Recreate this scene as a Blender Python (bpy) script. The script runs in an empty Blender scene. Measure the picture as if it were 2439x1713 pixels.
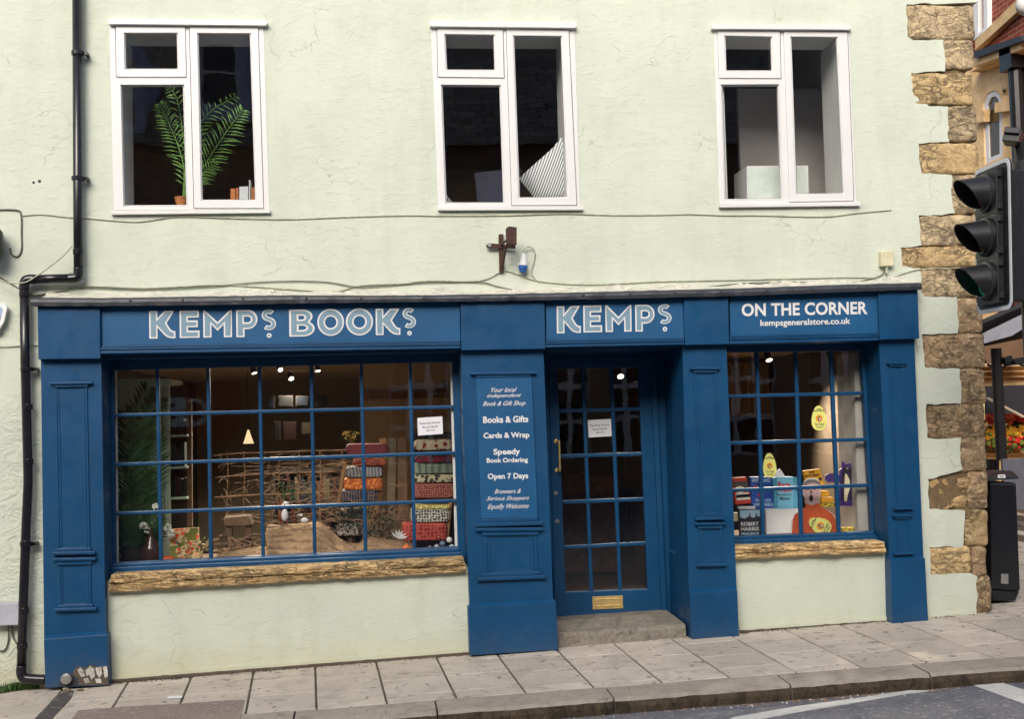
import bpy, bmesh, math, random
from math import sin, cos, pi, radians
from mathutils import Vector, Matrix, noise
from mathutils.geometry import tessellate_polygon
random.seed(7)
C = bpy.context.scene.collection
SC = bpy.context.scene
# ------------------------------------------------------------------ camera
CAM = Vector((0, -9.3, 1.7)); FPX = 2900.0; CX, CY = 1219.5, 856.5
_y, _p, _r = radians(6.502), radians(2.4933), radians(-1.5665)
Fw = Vector((sin(_y)*cos(_p), cos(_y)*cos(_p), sin(_p)))
_r0 = Vector((cos(_y), -sin(_y), 0)); _u0 = _r0.cross(Fw)
Rt = cos(_r)*_r0 + sin(_r)*_u0; Up = -sin(_r)*_r0 + cos(_r)*_u0
cam = bpy.data.cameras.new('camera'); co = bpy.data.objects.new('camera', cam); C.objects.link(co)
M = Matrix((Rt, Up, -Fw)).transposed().to_4x4(); M.translation = CAM; co.matrix_world = M
cam.sensor_width = 36; cam.lens = 36*FPX/2439; cam.clip_end = 500; SC.camera = co
# ------------------------------------------------------------------ light
SUN_EL, SUN_AZ = 33, 199      # degrees; azimuth of the direction towards the sun, measured from +Y clockwise
w = bpy.data.worlds.new('World'); SC.world = w; w.use_nodes = True
nt = w.node_tree; nt.nodes.clear()
sky = nt.nodes.new('ShaderNodeTexSky'); sky.sky_type = 'NISHITA'; sky.sun_disc = False
sky.sun_elevation = radians(SUN_EL); sky.sun_rotation = radians(SUN_AZ); sky.air_density = 1.0; sky.dust_density = 4.0; sky.ozone_density = 0.6
bg = nt.nodes.new('ShaderNodeBackground'); bg.inputs[1].default_value = 0.12
wo = nt.nodes.new('ShaderNodeOutputWorld'); nt.links.new(sky.outputs[0], bg.inputs[0]); nt.links.new(bg.outputs[0], wo.inputs[0])
sl = bpy.data.lights.new('sun', 'SUN'); sl.energy = 1.7; sl.angle = radians(35); sl.color = (1, .97, .93)
so = bpy.data.objects.new('sun', sl); C.objects.link(so)
_d = Vector((sin(radians(SUN_AZ))*cos(radians(SUN_EL)), cos(radians(SUN_AZ))*cos(radians(SUN_EL)), sin(radians(SUN_EL))))
so.rotation_euler = (-_d).to_track_quat('-Z', 'Y').to_euler()
SC.view_settings.view_transform = 'Standard'; SC.view_settings.look = 'None'; SC.view_settings.gamma = 1
SC.view_settings.exposure = 0.70
SC.render.engine = 'CYCLES'
SC.cycles.max_bounces = 10; SC.cycles.transparent_max_bounces = 16; SC.cycles.caustics_reflective = False; SC.cycles.caustics_refractive = False

# ------------------------------------------------------------------ measuring helpers (photo measurement -> world metres on a plane)
def ray(px, py): return Fw + Rt*((px-CX)/FPX) - Up*((py-CY)/FPX)
def at(px, py, y=0.0):
    d = ray(px, py); return CAM + d*((y-CAM.y)/d.y)
def atx(px, py, x):
    d = ray(px, py); return CAM + d*((x-CAM.x)/d.x)
GA, GB, G0 = .0302, .02, -.1439          # pavement: z = G0 + GA x + GB y
def gz(x, y): return G0 + GA*x + GB*y
def atg(px, py, dz=0):
    d = ray(px, py); t = (G0+dz+GA*CAM.x+GB*CAM.y-CAM.z)/(d.z-GA*d.x-GB*d.y); return CAM + d*t
KY, KH = -1.62, .10                      # kerb edge
def rz(x, y): return G0 + GA*x + GB*KY - KH + (KY-y)*.012
def atr(px, py, dz=0.004):
    d = ray(px, py); b = -.012; g = G0+GB*KY-KH+KY*.012+dz
    t = (g+GA*CAM.x+b*CAM.y-CAM.z)/(d.z-GA*d.x-b*d.y); return CAM + d*t

# ------------------------------------------------------------------ materials
def srgb(r, g, b):
    f = lambda c: ((c/255)/12.92 if c/255 <= .04045 else ((c/255+.055)/1.055)**2.4)
    return (f(r), f(g), f(b), 1)
class NT:
    def __init__(s, name):
        s.m = bpy.data.materials.new(name); s.m.use_nodes = True; s.t = s.m.node_tree
        s.b = s.t.nodes['Principled BSDF']; s.tc = s.t.nodes.new('ShaderNodeTexCoord')
    def n(s, ty, **k):
        x = s.t.nodes.new(ty)
        for a, v in k.items():
            if a in x.bl_rna.properties.keys() and not a[0].isupper(): setattr(x, a, v)
            else: x.inputs[a.replace('_', ' ')].default_value = v
        return x
    def l(s, a, b): s.t.links.new(a, b)
    def map(s, scale=(1, 1, 1), rot=(0, 0, 0), src='Object', loc=(0, 0, 0)):
        m = s.n('ShaderNodeMapping'); m.inputs['Scale'].default_value = scale; m.inputs['Rotation'].default_value = rot; m.inputs['Location'].default_value = loc
        s.l(s.tc.outputs[src], m.inputs[0]); return m.outputs[0]
    def noise(s, scale, detail=6, rough=.6, vec=None, dist=0):
        x = s.n('ShaderNodeTexNoise'); x.inputs['Scale'].default_value = scale; x.inputs['Detail'].default_value = detail
        x.inputs['Roughness'].default_value = rough; x.inputs['Distortion'].default_value = dist
        s.l(vec or s.map(), x.inputs['Vector']); return x.outputs['Fac']
    def ramp(s, fac, stops, mode='LINEAR'):
        r = s.n('ShaderNodeValToRGB'); e = r.color_ramp.elements; r.color_ramp.interpolation = mode
        while len(e) < len(stops): e.new(.5)
        for i, (p, c) in enumerate(stops):
            e[i].position = p; e[i].color = c if isinstance(c, tuple) else (c, c, c, 1)
        s.l(fac, r.inputs[0]); return r.outputs[0]
    def mix(s, fac, a, b, mode='MIX'):
        x = s.n('ShaderNodeMix', data_type='RGBA', blend_type=mode)
        for v, i in ((fac, 0), (a, 6), (b, 7)):
            if isinstance(v, (int, float)): x.inputs[i].default_value = v
            elif isinstance(v, tuple): x.inputs[i].default_value = v
            else: s.l(v, x.inputs[i])
        return x.outputs[2]
    def math(s, op, a, b=0.0):
        x = s.n('ShaderNodeMath', operation=op)
        for v, i in ((a, 0), (b, 1)):
            if isinstance(v, (int, float)): x.inputs[i].default_value = v
            else: s.l(v, x.inputs[i])
        return x.outputs[0]
    def base(s, c):
        if isinstance(c, tuple): s.b.inputs['Base Color'].default_value = c
        else: s.l(c, s.b.inputs['Base Color'])
    def bump(s, h, strength=.5, dist=.01):
        x = s.n('ShaderNodeBump'); x.inputs['Strength'].default_value = strength; x.inputs['Distance'].default_value = dist
        s.l(h, x.inputs['Height']); s.l(x.outputs[0], s.b.inputs['Normal'])
    def set(s, **k):
        for a, v in k.items(): s.b.inputs[a.replace('_', ' ')].default_value = v
        return s.m
MAT = {}
def plain(name, col, rough=.6, var=.12, sc=8, bump=.15, bsc=60, metal=0, bd=.002, **k):
    if name in MAT: return MAT[name]
    s = NT(name); f = s.noise(sc, 5)
    lo = tuple(c*(1-var) for c in col[:3])+(1,); hi = tuple(min(1, c*(1+var)) for c in col[:3])+(1,)
    s.base(s.ramp(f, [(.3, lo), (.7, hi)])); s.set(Roughness=rough, Metallic=metal, **k)
    if bump: s.bump(s.noise(bsc, 4), bump, bd)
    MAT[name] = s.m; return s.m

def mk_render():
    s = NT('painted_render'); co_ = s.map()
    base = srgb(198, 206, 190); c2 = srgb(190, 198, 183); c3 = srgb(203, 210, 194)
    col = s.mix(s.ramp(s.noise(1.1, 6, .6), [(.35, 0.), (.65, 1.)]), c2, c3)
    col = s.mix(s.ramp(s.noise(5, 8, .7), [(.45, 0.), (.8, .5)]), col, base)
    # vertical grime runs and dull blotches
    st = s.noise(1, 6, .6, s.map((5, 5, .7))); col = s.mix(s.ramp(st, [(.5, 0.), (.8, .3)]), col, srgb(172, 176, 158)); st2 = s.noise(1, 6, .65, s.map((19, 19, 1.1), loc=(2, 0, 5))); col = s.mix(s.ramp(st2, [(.6, 0.), (.8, .14)]), col, srgb(158, 162, 144))
    bl = s.noise(2.2, 9, .75, s.map(loc=(4, 1, 7))); col = s.mix(s.ramp(bl, [(.6, 0.), (.76, .4)]), col, srgb(178, 177, 156))
    sp = s.noise(38, 2, .5); col = s.mix(s.ramp(sp, [(.74, 0.), (.78, .55)]), col, srgb(150, 146, 122))
    # splash dirt near the ground
    sx = s.n('ShaderNodeSeparateXYZ'); s.l(co_, sx.inputs[0])
    zz = s.math('ADD', sx.outputs[2], s.math('MULTIPLY', s.noise(6, 5), .35))
    col = s.mix(s.ramp(zz, [(0., .5), (.28, 0.)]), col, srgb(186, 178, 140))
    # hairline cracks
    dv = s.n('ShaderNodeTexNoise'); dv.inputs['Scale'].default_value = 3.5; dv.inputs['Detail'].default_value = 6; s.l(co_, dv.inputs['Vector'])
    add = s.n('ShaderNodeVectorMath', operation='MULTIPLY_ADD'); s.l(dv.outputs['Color'], add.inputs[0]); add.inputs[1].default_value = (.5, .5, .5); s.l(co_, add.inputs[2])
    v = s.n('ShaderNodeTexVoronoi', feature='DISTANCE_TO_EDGE'); v.inputs['Scale'].default_value = 1.5; s.l(add.outputs[0], v.inputs['Vector'])
    cr = s.ramp(v.outputs['Distance'], [(.0, 1.), (.004, 0.)])
    mask = s.ramp(s.noise(1.6, 3), [(.53, 0.), (.58, 1.)])
    crk = s.math('MULTIPLY', cr, mask)
    col = s.mix(s.math('MULTIPLY', crk, .28), col, srgb(140, 138, 112))
    # short trowel nicks
    tv = s.n('ShaderNodeTexVoronoi', feature='DISTANCE_TO_EDGE'); tv.inputs['Scale'].default_value = 7; s.l(s.map((.7, 1, 1.6), (0, .3, 0)), tv.inputs['Vector'])
    tn = s.math('MULTIPLY', s.ramp(tv.outputs['Distance'], [(0, 1.), (.03, 0.)]), s.ramp(s.noise(5, 2), [(.6, 0.), (.68, 1.)]))
    col = s.mix(s.math('MULTIPLY', tn, .08), col, srgb(150, 150, 128)); s.base(col); s.set(Roughness=.75)
    h = s.math('ADD', s.math('MULTIPLY', s.noise(2.5, 4, .5), 1.0), s.math('MULTIPLY', s.noise(11, 8, .62, s.map((1, 1, 1.6)), .8), .55))
    h = s.math('ADD', h, s.math('MULTIPLY', s.ramp(s.noise(22, 6, .7, s.map((.6, 1, 1.4)), 1.5), [(.56, 0.), (.66, 1.)]), .14))
    h = s.math('SUBTRACT', h, s.math('MULTIPLY', crk, .35)); h = s.math('SUBTRACT', h, s.math('MULTIPLY', tn, .2))
    lm = s.math('MULTIPLY', s.ramp(s.math('ADD', sx.outputs[0], 3.0), [(.55, 1.), (.62, 0.)]), s.ramp(s.math('MULTIPLY', sx.outputs[2], .5), [(.85, 1.), (1., 0.)]))
    h = s.math('ADD', h, s.math('MULTIPLY', lm, s.math('MULTIPLY', s.noise(9, 3, .5, s.map((1, 1, 1.3)), 2.5), 1.6)))
    s.bump(h, .7, .013); return s.m
def mk_blue(name, col, rough=.36):
    s = NT(name); lo = tuple(c*.86 for c in col[:3])+(1,); hi = tuple(c*1.12 for c in col[:3])+(1,)
    c = s.ramp(s.noise(3, 6, .65), [(.3, lo), (.7, hi)])
    c = s.mix(s.ramp(s.noise(60, 3), [(.7, 0.), (.78, .25)]), c, srgb(50, 84, 116))
    br = s.noise(1, 5, .6, s.map((55, 55, 4))); c = s.mix(s.ramp(br, [(.35, .22), (.6, 0.)]), c, tuple(v*.7 for v in col[:3])+(1,))
    fd = s.noise(1.7, 6, .65, s.map(loc=(3, 5, 1))); c = s.mix(s.ramp(fd, [(.5, 0.), (.75, .12)]), c, srgb(50, 96, 140))
    sz = s.n('ShaderNodeSeparateXYZ'); s.l(s.map(), sz.inputs[0]); zz = s.math('ADD', sz.outputs[2], s.math('MULTIPLY', s.noise(9, 5), .5))
    c = s.mix(s.math('MULTIPLY', s.ramp(zz, [(.0, .5), (.35, 0.)]), s.ramp(s.noise(26, 6, .7), [(.4, .2), (.7, 1.)])), c, srgb(98, 100, 98))
    s.base(c); s.set(Roughness=rough); s.b.inputs['Specular IOR Level'].default_value = .38
    s.l(s.ramp(s.noise(9, 5), [(.3, rough-.06), (.7, rough+.12)]), s.b.inputs['Roughness'])
    s.bump(s.math('ADD', s.noise(1, 4, .5, s.map((30, 30, 3))), s.noise(5, 3)), .18, .004); return s.m
def mk_stone(name, cols, sc=7, bed=3., bd=.02, dark=.75, rr=.9, lay=0., lz=3., val=.85):
    s = NT(name); v = s.map((1, 1, bed)); oi = s.n('ShaderNodeObjectInfo')
    off = s.n('ShaderNodeVectorMath', operation='MULTIPLY_ADD'); s.l(oi.outputs['Random'], off.inputs[0]); off.inputs[1].default_value = (9, 5, 7); s.l(v, off.inputs[2])
    n1 = s.noise(sc, 9, .7, off.outputs[0], 1.2)
    col = s.ramp(n1, [(.25+.5*i/(len(cols)-1), c) for i, c in enumerate(cols)])
    n2 = s.noise(sc*.5, 6, .7, off.outputs[0]); col = s.mix(s.ramp(n2, [(.5, 0.), (.72, dark)]), col, srgb(78, 62, 44))
    vv = s.n('ShaderNodeTexVoronoi', feature='DISTANCE_TO_EDGE'); vv.inputs['Scale'].default_value = sc*1.3; s.l(off.outputs[0], vv.inputs['Vector'])
    ck = s.ramp(vv.outputs['Distance'], [(0, 1.), (.03, 0.)]); ck = s.math('MULTIPLY', ck, s.ramp(s.noise(sc*.7, 3), [(.5, 0.), (.6, 1.)]))
    col = s.mix(s.math('MULTIPLY', ck, .5), col, srgb(60, 45, 30))
    if lay:
        lm = s.n('ShaderNodeMapping'); lm.inputs['Scale'].default_value = (1.2, 1.2, lz); s.l(off.outputs[0], lm.inputs[0])
        ln = s.noise(sc*.8, 7, .62, lm.outputs[0], .6); rid = s.math('ABSOLUTE', s.math('SUBTRACT', ln, .5)); lv = s.ramp(rid, [(0., 1.), (.035, 0.)])
        lv = s.math('MULTIPLY', lv, s.ramp(s.noise(sc*.45, 3, .5, off.outputs[0]), [(.42, 0.), (.55, 1.)])); col = s.mix(s.math('MULTIPLY', lv, lay), col, srgb(48, 36, 24)); ck = s.math('ADD', ck, s.math('MULTIPLY', lv, 1.2))
        lt = s.noise(sc*3.2, 5, .7, off.outputs[0], 1.); col = s.mix(s.ramp(lt, [(.5, 0.), (.68, .5)]), col, srgb(214, 196, 160)); col = s.mix(s.ramp(lt, [(.3, .5), (.44, 0.)]), col, srgb(84, 68, 48))
    tint = s.n('ShaderNodeHueSaturation'); s.l(col, tint.inputs['Color']); s.l(s.math('MULTIPLY_ADD', oi.outputs['Random'], .45), tint.inputs['Value'])
    tint.inputs['Value'].links[0].from_node.inputs[2].default_value = val
    s.base(tint.outputs[0]); s.set(Roughness=rr)
    s.bump(s.math('SUBTRACT', s.math('ADD', n1, s.math('MULTIPLY', s.noise(60, 4), .25)), s.math('MULTIPLY', ck, .3)), 1., bd); return s.m
def mk_glass(name='window_glass', wav=.0015, wsc=2.5):
    s = NT(name); t = s.n('ShaderNodeBsdfTransparent'); g = s.n('ShaderNodeBsdfGlossy'); g.inputs['Roughness'].default_value = .0
    t.inputs[0].default_value = (.985, .99, .988, 1)
    fr = s.n('ShaderNodeFresnel'); fr.inputs[0].default_value = 1.55
    bu = s.n('ShaderNodeBump'); bu.inputs['Strength'].default_value = 1; bu.inputs['Distance'].default_value = wav; s.l(s.noise(wsc, 2, .4), bu.inputs['Height'])
    s.l(bu.outputs[0], g.inputs['Normal'])
    mx = s.n('ShaderNodeMixShader'); ge = s.n('ShaderNodeNewGeometry'); s.l(s.math('MULTIPLY', fr.outputs[0], s.math('MULTIPLY_ADD', ge.outputs['Backfacing'], -2.3)), mx.inputs[0]); mx.inputs[0].links[0].from_node.inputs[1].links[0].from_node.inputs[2].default_value = 2.3; s.l(t.outputs[0], mx.inputs[1]); s.l(g.outputs[0], mx.inputs[2])
    s.l(mx.outputs[0], s.t.nodes['Material Output'].inputs[0]); return s.m
def emit(name, col, st):
    s = NT(name); s.b.inputs['Emission Color'].default_value = col; s.b.inputs['Emission Strength'].default_value = st; s.base(col); return s.m
def mk_slab():
    s = NT('paving_stone'); a = s.n('ShaderNodeAttribute', attribute_name='tone')
    c = s.mix(a.outputs['Fac'], srgb(186, 177, 163), srgb(205, 196, 181))
    c = s.mix(s.ramp(s.noise(2.2, 8, .7), [(.4, 0.), (.75, .5)]), c, srgb(150, 140, 129))
    c = s.mix(s.ramp(s.noise(140, 3, .6), [(.35, .4), (.55, 0.)]), c, srgb(112, 100, 90))
    c = s.mix(s.ramp(s.noise(14, 2, .4), [(.66, 0.), (.69, .6)]), c, srgb(84, 78, 72))
    c = s.mix(s.ramp(s.noise(5, 9, .75, s.map(loc=(1, 7, 3))), [(.5, 0.), (.68, .45)]), c, srgb(118, 108, 98))
    c = s.mix(s.ramp(s.noise(9, 2, .4, s.map(loc=(3, 3, 3))), [(.72, 0.), (.74, .6)]), c, srgb(196, 190, 180))
    s.base(c); s.set(Roughness=.85); s.bump(s.noise(110, 4), .4, .003); return s.m
def mk_asphalt(name, lo, hi, chip):
    s = NT(name); n1 = s.noise(130, 3, .6, s.map((.55, 1, 1)))
    c = s.mix(s.ramp(s.noise(1.5, 5), [(.3, 0.), (.7, 1.)]), lo, hi)
    c = s.mix(s.ramp(n1, [(.52, 0.), (.64, .75)]), c, chip); c = s.mix(s.ramp(n1, [(.3, .5), (.42, 0.)]), c, srgb(45, 45, 48))
    c = s.mix(s.ramp(s.noise(45, 2, .5, s.map((.4, 1, 1))), [(.63, 0.), (.67, .7)]), c, srgb(176, 174, 168))
    s.base(c); s.set(Roughness=.82); s.bump(n1, .8, .006); return s.m
def mk_pattern(name, bgc, fg, kind, sc=28, th=.5, sx=1., third=None):
    s = NT(name); v = s.map((sx*sc, sc, sc))
    if kind == 'wave':
        x = s.n('ShaderNodeTexWave'); x.inputs['Scale'].default_value = .3; x.inputs['Distortion'].default_value = 4; x.inputs['Detail'].default_value = 1; s.l(v, x.inputs[0]); f = x.outputs['Fac']
    elif kind == 'stripe':
        x = s.n('ShaderNodeTexWave', bands_direction='X'); x.inputs['Scale'].default_value = .3; s.l(v, x.inputs[0]); f = x.outputs['Fac']
    elif kind == 'check':
        x = s.n('ShaderNodeTexChecker'); x.inputs['Scale'].default_value = 1; s.l(v, x.inputs[0]); f = x.outputs['Fac']
    else:
        x = s.n('ShaderNodeTexVoronoi'); x.inputs['Scale'].default_value = 1; x.inputs['Randomness'].default_value = .35 if kind == 'leaf' else .9; s.l(v, x.inputs['Vector']); f = x.outputs['Distance']
    c = s.mix(s.ramp(f, [(th-.04, 0.), (th+.04, 1.)]), fg, bgc)
    if third:
        c = s.mix(s.ramp(s.noise(sc*.35, 2), [(.5, 0.), (.54, 1.)]), c, third)
    s.base(c); s.set(Roughness=.8); MAT[name] = s.m; return s.m
m_render = mk_render()
m_blue = mk_blue('blue_gloss_paint', (.0024, .055, .146, 1), .40)
m_sign = mk_blue('blue_sign_panel', (.008, .082, .205, 1), .48)
m_stone = mk_stone('corner_sandstone', [srgb(100, 86, 68), srgb(150, 132, 104), srgb(182, 162, 128), srgb(200, 178, 138)], 7, 1.1, .045, .45, lay=.28, lz=2.2, val=1.05)
m_brq = mk_stone('brown_sandstone', [srgb(84, 70, 52), srgb(124, 104, 78), srgb(146, 122, 92), srgb(160, 136, 102)], 6, 1.2, .03, .6, lay=.22, lz=2., val=1.05)
m_och = mk_stone('weathered_ochre_quoin', [srgb(104, 86, 60), srgb(168, 142, 100), srgb(190, 164, 118), srgb(200, 166, 110)], 7, 1.1, .045, .4, lay=.28, lz=2.2, val=1.05)
m_gold = mk_stone('ochre_sandstone', [srgb(120, 94, 60), srgb(182, 148, 98), srgb(204, 174, 126), srgb(180, 134, 76)], 9, 2., .05, .4, lay=.7, lz=3., val=1.15)
m_step = mk_stone('step_stone', [srgb(80, 78, 74), srgb(112, 108, 100), srgb(136, 130, 116), srgb(104, 92, 72)], 16, 1, .008, .4)
m_mortar = plain('old_mortar', srgb(110, 92, 66), .95, .3, 20, .6, 40, bd=.01)
m_lead = plain('lead_flashing', srgb(44, 47, 55), .5, .3, 7, .5, 12, bd=.01)
m_peel = mk_stone('peeling_mortar', [srgb(120, 118, 112), srgb(200, 198, 186), srgb(214, 214, 198), srgb(160, 158, 150)], 16, 2.5, .02, .35)
m_upvc = plain('white_upvc', (.68, .68, .68, 1), .3, .03, 3, .02)
m_gasket = plain('black_gasket', (.02, .02, .022, 1), .5)
m_black = plain('black_plastic', (.012, .012, .014, 1), .32, .2, 10, .1)
m_pipe = plain('black_pipe_paint', (.010, .010, .014, 1), .25, .3, 14, .1)
m_glass = mk_glass(); m_glass2 = mk_glass('modern_glass', .0016, 2.2)
m_brass = plain('aged_brass', (.80, .60, .26, 1), .5, .15, 30, .1, metal=.9)
m_steel = plain('dull_steel', (.5, .5, .5, 1), .35, .1, metal=.9)
m_white = plain('white_paint', (.78, .78, .78, 1), .5, .03)
m_letter = plain('white_lettering', (.68, .68, .68, 1), .5, .02, bump=0)
m_lgrey = plain('grey_blue_lettering', srgb(116, 146, 164), .5, .03, bump=0)
m_paper = plain('white_paper', (.74, .75, .80, 1), .7, .02, bump=0)
m_ink = plain('black_ink', (.03, .03, .035, 1), .7, .02, bump=0)
m_cable = plain('painted_cable', srgb(168, 170, 148), .6, .35, 30)
m_cabled = plain('dark_cable', srgb(96, 94, 80), .6, .3, 30)
m_rust = plain('rusty_iron', srgb(66, 44, 36), .85, .4, 30, .6, 60, bd=.004)
m_woodd = plain('dark_rough_wood', srgb(112, 86, 64), .85, .35, 14, .6, 40, bd=.004)
m_wood = plain('plain_wood', srgb(160, 118, 72), .6, .2, 8, .3, 30)
m_twig = plain('brown_twig', srgb(150, 120, 92), .85, .6, 30, .4, 60)
m_burlap = plain('burlap', srgb(186, 154, 118), .95, .15, 9, .6, 300, bd=.002)
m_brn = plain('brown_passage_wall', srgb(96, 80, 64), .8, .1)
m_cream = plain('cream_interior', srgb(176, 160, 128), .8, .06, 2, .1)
m_ceil = plain('ceiling_paint', srgb(206, 192, 160), .85, .04)
m_floor = plain('shop_floor', srgb(96, 72, 50), .6, .2, 6)
m_dark = plain('dark_shelf', srgb(40, 32, 27), .7, .2)
m_sage = plain('sage_green_paint', srgb(196, 222, 208), .55, .05)
m_palm = plain('palm_leaf', (.035, .10, .035, 1), .5, .3, 14, .2)
m_palm2 = plain('bright_palm_leaf', (.17, .34, .08, 1), .5, .3, 14, .2)
m_terra = plain('terracotta', srgb(190, 122, 74), .8, .1)
m_kerb = mk_stone('kerb_stone', [srgb(110, 104, 96), srgb(132, 125, 115), srgb(146, 138, 127), srgb(128, 118, 104)], 5, 1, .006, .3)
m_kface = mk_stone('kerb_worn_face', [srgb(30, 25, 19), srgb(54, 45, 34), srgb(84, 72, 54), srgb(40, 34, 26)], 11, .6, .04, .7)
m_slab = mk_slab()
m_joint = plain('joint_dirt', srgb(88, 78, 67), .95, .3, 20, .5, 80, bd=.004)
m_road = mk_asphalt('road_asphalt', srgb(84, 86, 94), srgb(102, 103, 110), srgb(138, 138, 144))
m_tar = mk_asphalt('dark_tarmac', srgb(62, 58, 58), srgb(76, 71, 70), srgb(96, 90, 88))
m_patch = mk_asphalt('pinkish_tarmac', srgb(124, 108, 102), srgb(140, 124, 116), srgb(158, 144, 134))
m_mark = plain('road_marking', srgb(196, 196, 192), .7, .15, 20, .5, 160, bd=.003)

# ------------------------------------------------------------------ mesh helpers
class MB:
    def __init__(s): s.v = []; s.f = []; s.mi = []; s.tone = None
    def add(s, vs, fs, mi=0):
        o = len(s.v); s.v += [Vector(v) for v in vs]; s.f += [tuple(i+o for i in f) for f in fs]; s.mi += [mi]*len(fs)
    def slab(s, outer, holes, y0, y1, mi=0):      # outline in (x,z), front at y0, back at y1
        loops = [[Vector((p[0], p[1], 0)) for p in lp] for lp in [outer]+list(holes)]
        flat = [p for lp in loops for p in lp]; n = len(flat)
        tris = tessellate_polygon(loops)
        vs = [(p.x, y0, p.y) for p in flat]+[(p.x, y1, p.y) for p in flat]
        fs = [tuple(t) for t in tris]+[tuple(i+n for i in reversed(t)) for t in tris]
        k = 0
        for lp in loops:
            m = len(lp)
            for i in range(m): a, b = k+i, k+(i+1) % m; fs.append((a, b, b+n, a+n))
            k += m
        s.add(vs, fs, mi); return s
    def pslab(s, poly, y0, th, holes=(), mi=0):   # outline measured on the photo, seen at depth y0
        f = lambda lp: [(q.x, q.z) for q in (at(p[0], p[1], y0) for p in lp)]
        return s.slab(f(poly), [f(h) for h in holes], y0, y0+th, mi)
    def box(s, x0, y0, z0, x1, y1, z1, mi=0, M=None):
        vs = [Vector(p) for p in ((x0, y0, z0), (x1, y0, z0), (x1, y1, z0), (x0, y1, z0), (x0, y0, z1), (x1, y0, z1), (x1, y1, z1), (x0, y1, z1))]
        if M: vs = [M @ v for v in vs]
        s.add(vs, [(0, 3, 2, 1), (4, 5, 6, 7), (0, 1, 5, 4), (1, 2, 6, 5), (2, 3, 7, 6), (3, 0, 4, 7)], mi); return s
    def pbox(s, x0, y0, x1, y1, y, th, mi=0): return s.pslab([(x0, y0), (x1, y0), (x1, y1), (x0, y1)], y, th, mi=mi)
    def tube(s, pts, r, n=8, mi=0, cap=True):
        pts = [Vector(p) for p in pts]; rs = r if isinstance(r, (list, tuple)) else [r]*len(pts); o = len(s.v); N = len(pts)
        nrm = None
        for i, p in enumerate(pts):
            t = (pts[min(i+1, N-1)]-pts[max(i-1, 0)])
            if t.length < 1e-9: t = Vector((0, 0, 1))
            t.normalize()
            if nrm is None: nrm = t.orthogonal().normalized()
            nrm = (nrm-t*nrm.dot(t)); nrm = nrm.normalized() if nrm.length > 1e-6 else t.orthogonal().normalized()
            b = t.cross(nrm)
            for k in range(n): a = 2*pi*k/n; s.v.append(p+(nrm*cos(a)+b*sin(a))*rs[i])
        for i in range(N-1):
            for k in range(n): a = o+i*n+k; b_ = o+i*n+(k+1) % n; s.f.append((a, b_, b_+n, a+n)); s.mi.append(mi)
        if cap:
            s.f.append(tuple(o+k for k in reversed(range(n)))); s.f.append(tuple(o+(N-1)*n+k for k in range(n))); s.mi += [mi, mi]
        return s
    def lathe(s, c, prof, n=20, M=None, mi=0):    # prof: (radius, height) pairs about local z
        o = len(s.v); c = Vector(c)
        for r, z in prof:
            for k in range(n):
                a = 2*pi*k/n; p = Vector((r*cos(a), r*sin(a), z)); p = (M @ p) if M else p; s.v.append(c+p)
        for i in range(len(prof)-1):
            for k in range(n): a = o+i*n+k; b = o+i*n+(k+1) % n; s.f.append((a, b, b+n, a+n)); s.mi.append(mi)
        s.f.append(tuple(o+k for k in reversed(range(n)))); s.f.append(tuple(o+(len(prof)-1)*n+k for k in range(n))); s.mi += [mi, mi]
        return s
    def ball(s, c, rx, ry=None, rz_=None, n=12, jit=0, mi=0, M=None):
        ry = ry or rx; rz_ = rz_ or rx; c = Vector(c); bm = bmesh.new(); bmesh.ops.create_icosphere(bm, subdivisions=3 if n > 10 else 2, radius=1)
        bm.verts.ensure_lookup_table(); vs = []
        for v in bm.verts:
            q = v.co*(1+jit*noise.noise(v.co*2.3+c*9)); q = Vector((q.x*rx, q.y*ry, q.z*rz_)); q = M @ q if M else q; vs.append(c+q)
        s.add(vs, [tuple(v.index for v in f.verts) for f in bm.faces], mi); bm.free(); return s
    def build(s, name, mats, parent=None, bevel=0, smooth=False, seg=2, label=None):
        me = bpy.data.meshes.new(name); off = parent_loc(parent)
        me.from_pydata([tuple(v-off) for v in s.v], [], s.f)
        for m in (mats if isinstance(mats, (list, tuple)) else [mats]): me.materials.append(m)
        for p, i in zip(me.polygons, s.mi): p.material_index = i; p.use_smooth = smooth
        if s.tone:
            a = me.attributes.new('tone', 'FLOAT', 'FACE')
            for i, t in enumerate(s.tone): a.data[i].value = t
        bm = bmesh.new(); bm.from_mesh(me); bmesh.ops.recalc_face_normals(bm, faces=bm.faces); bm.to_mesh(me); bm.free()
        o = bpy.data.objects.new(name, me); C.objects.link(o); o.parent = parent
        if bevel:
            b = o.modifiers.new('bevel', 'BEVEL'); b.width = bevel; b.segments = seg; b.limit_method = 'ANGLE'; b.angle_limit = radians(40); b.harden_normals = False
        if label: o['label'] = label
        return o
ROOT = {}
def parent_loc(p):
    if p is None: return Vector((0, 0, 0))
    return ROOT.get(p.name, Vector((0, 0, 0)))
def thing(name, label, cat, loc=(0, 0, 0), group=None):
    o = bpy.data.objects.new(name, None); C.objects.link(o); o.location = loc; o.empty_display_size = .1
    ROOT[o.name] = Vector(loc); return tag(o, label, cat, group)
def tag(o, label, cat, group=None):
    o['label'] = label; o['category'] = cat
    if group: o['group'] = group
    return o
def struct(o, kind='structure', label=None, cat=None):
    o['kind'] = kind
    if label: o['label'] = label
    if cat: o['category'] = cat
    return o
def child_off(o, parent):   # sub-parts inherit the offset of the thing
    ROOT[o.name] = parent_loc(parent); return o
def part(mb, name, mat, parent, **k): return child_off(mb.build(name, mat, parent, **k), parent)
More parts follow.
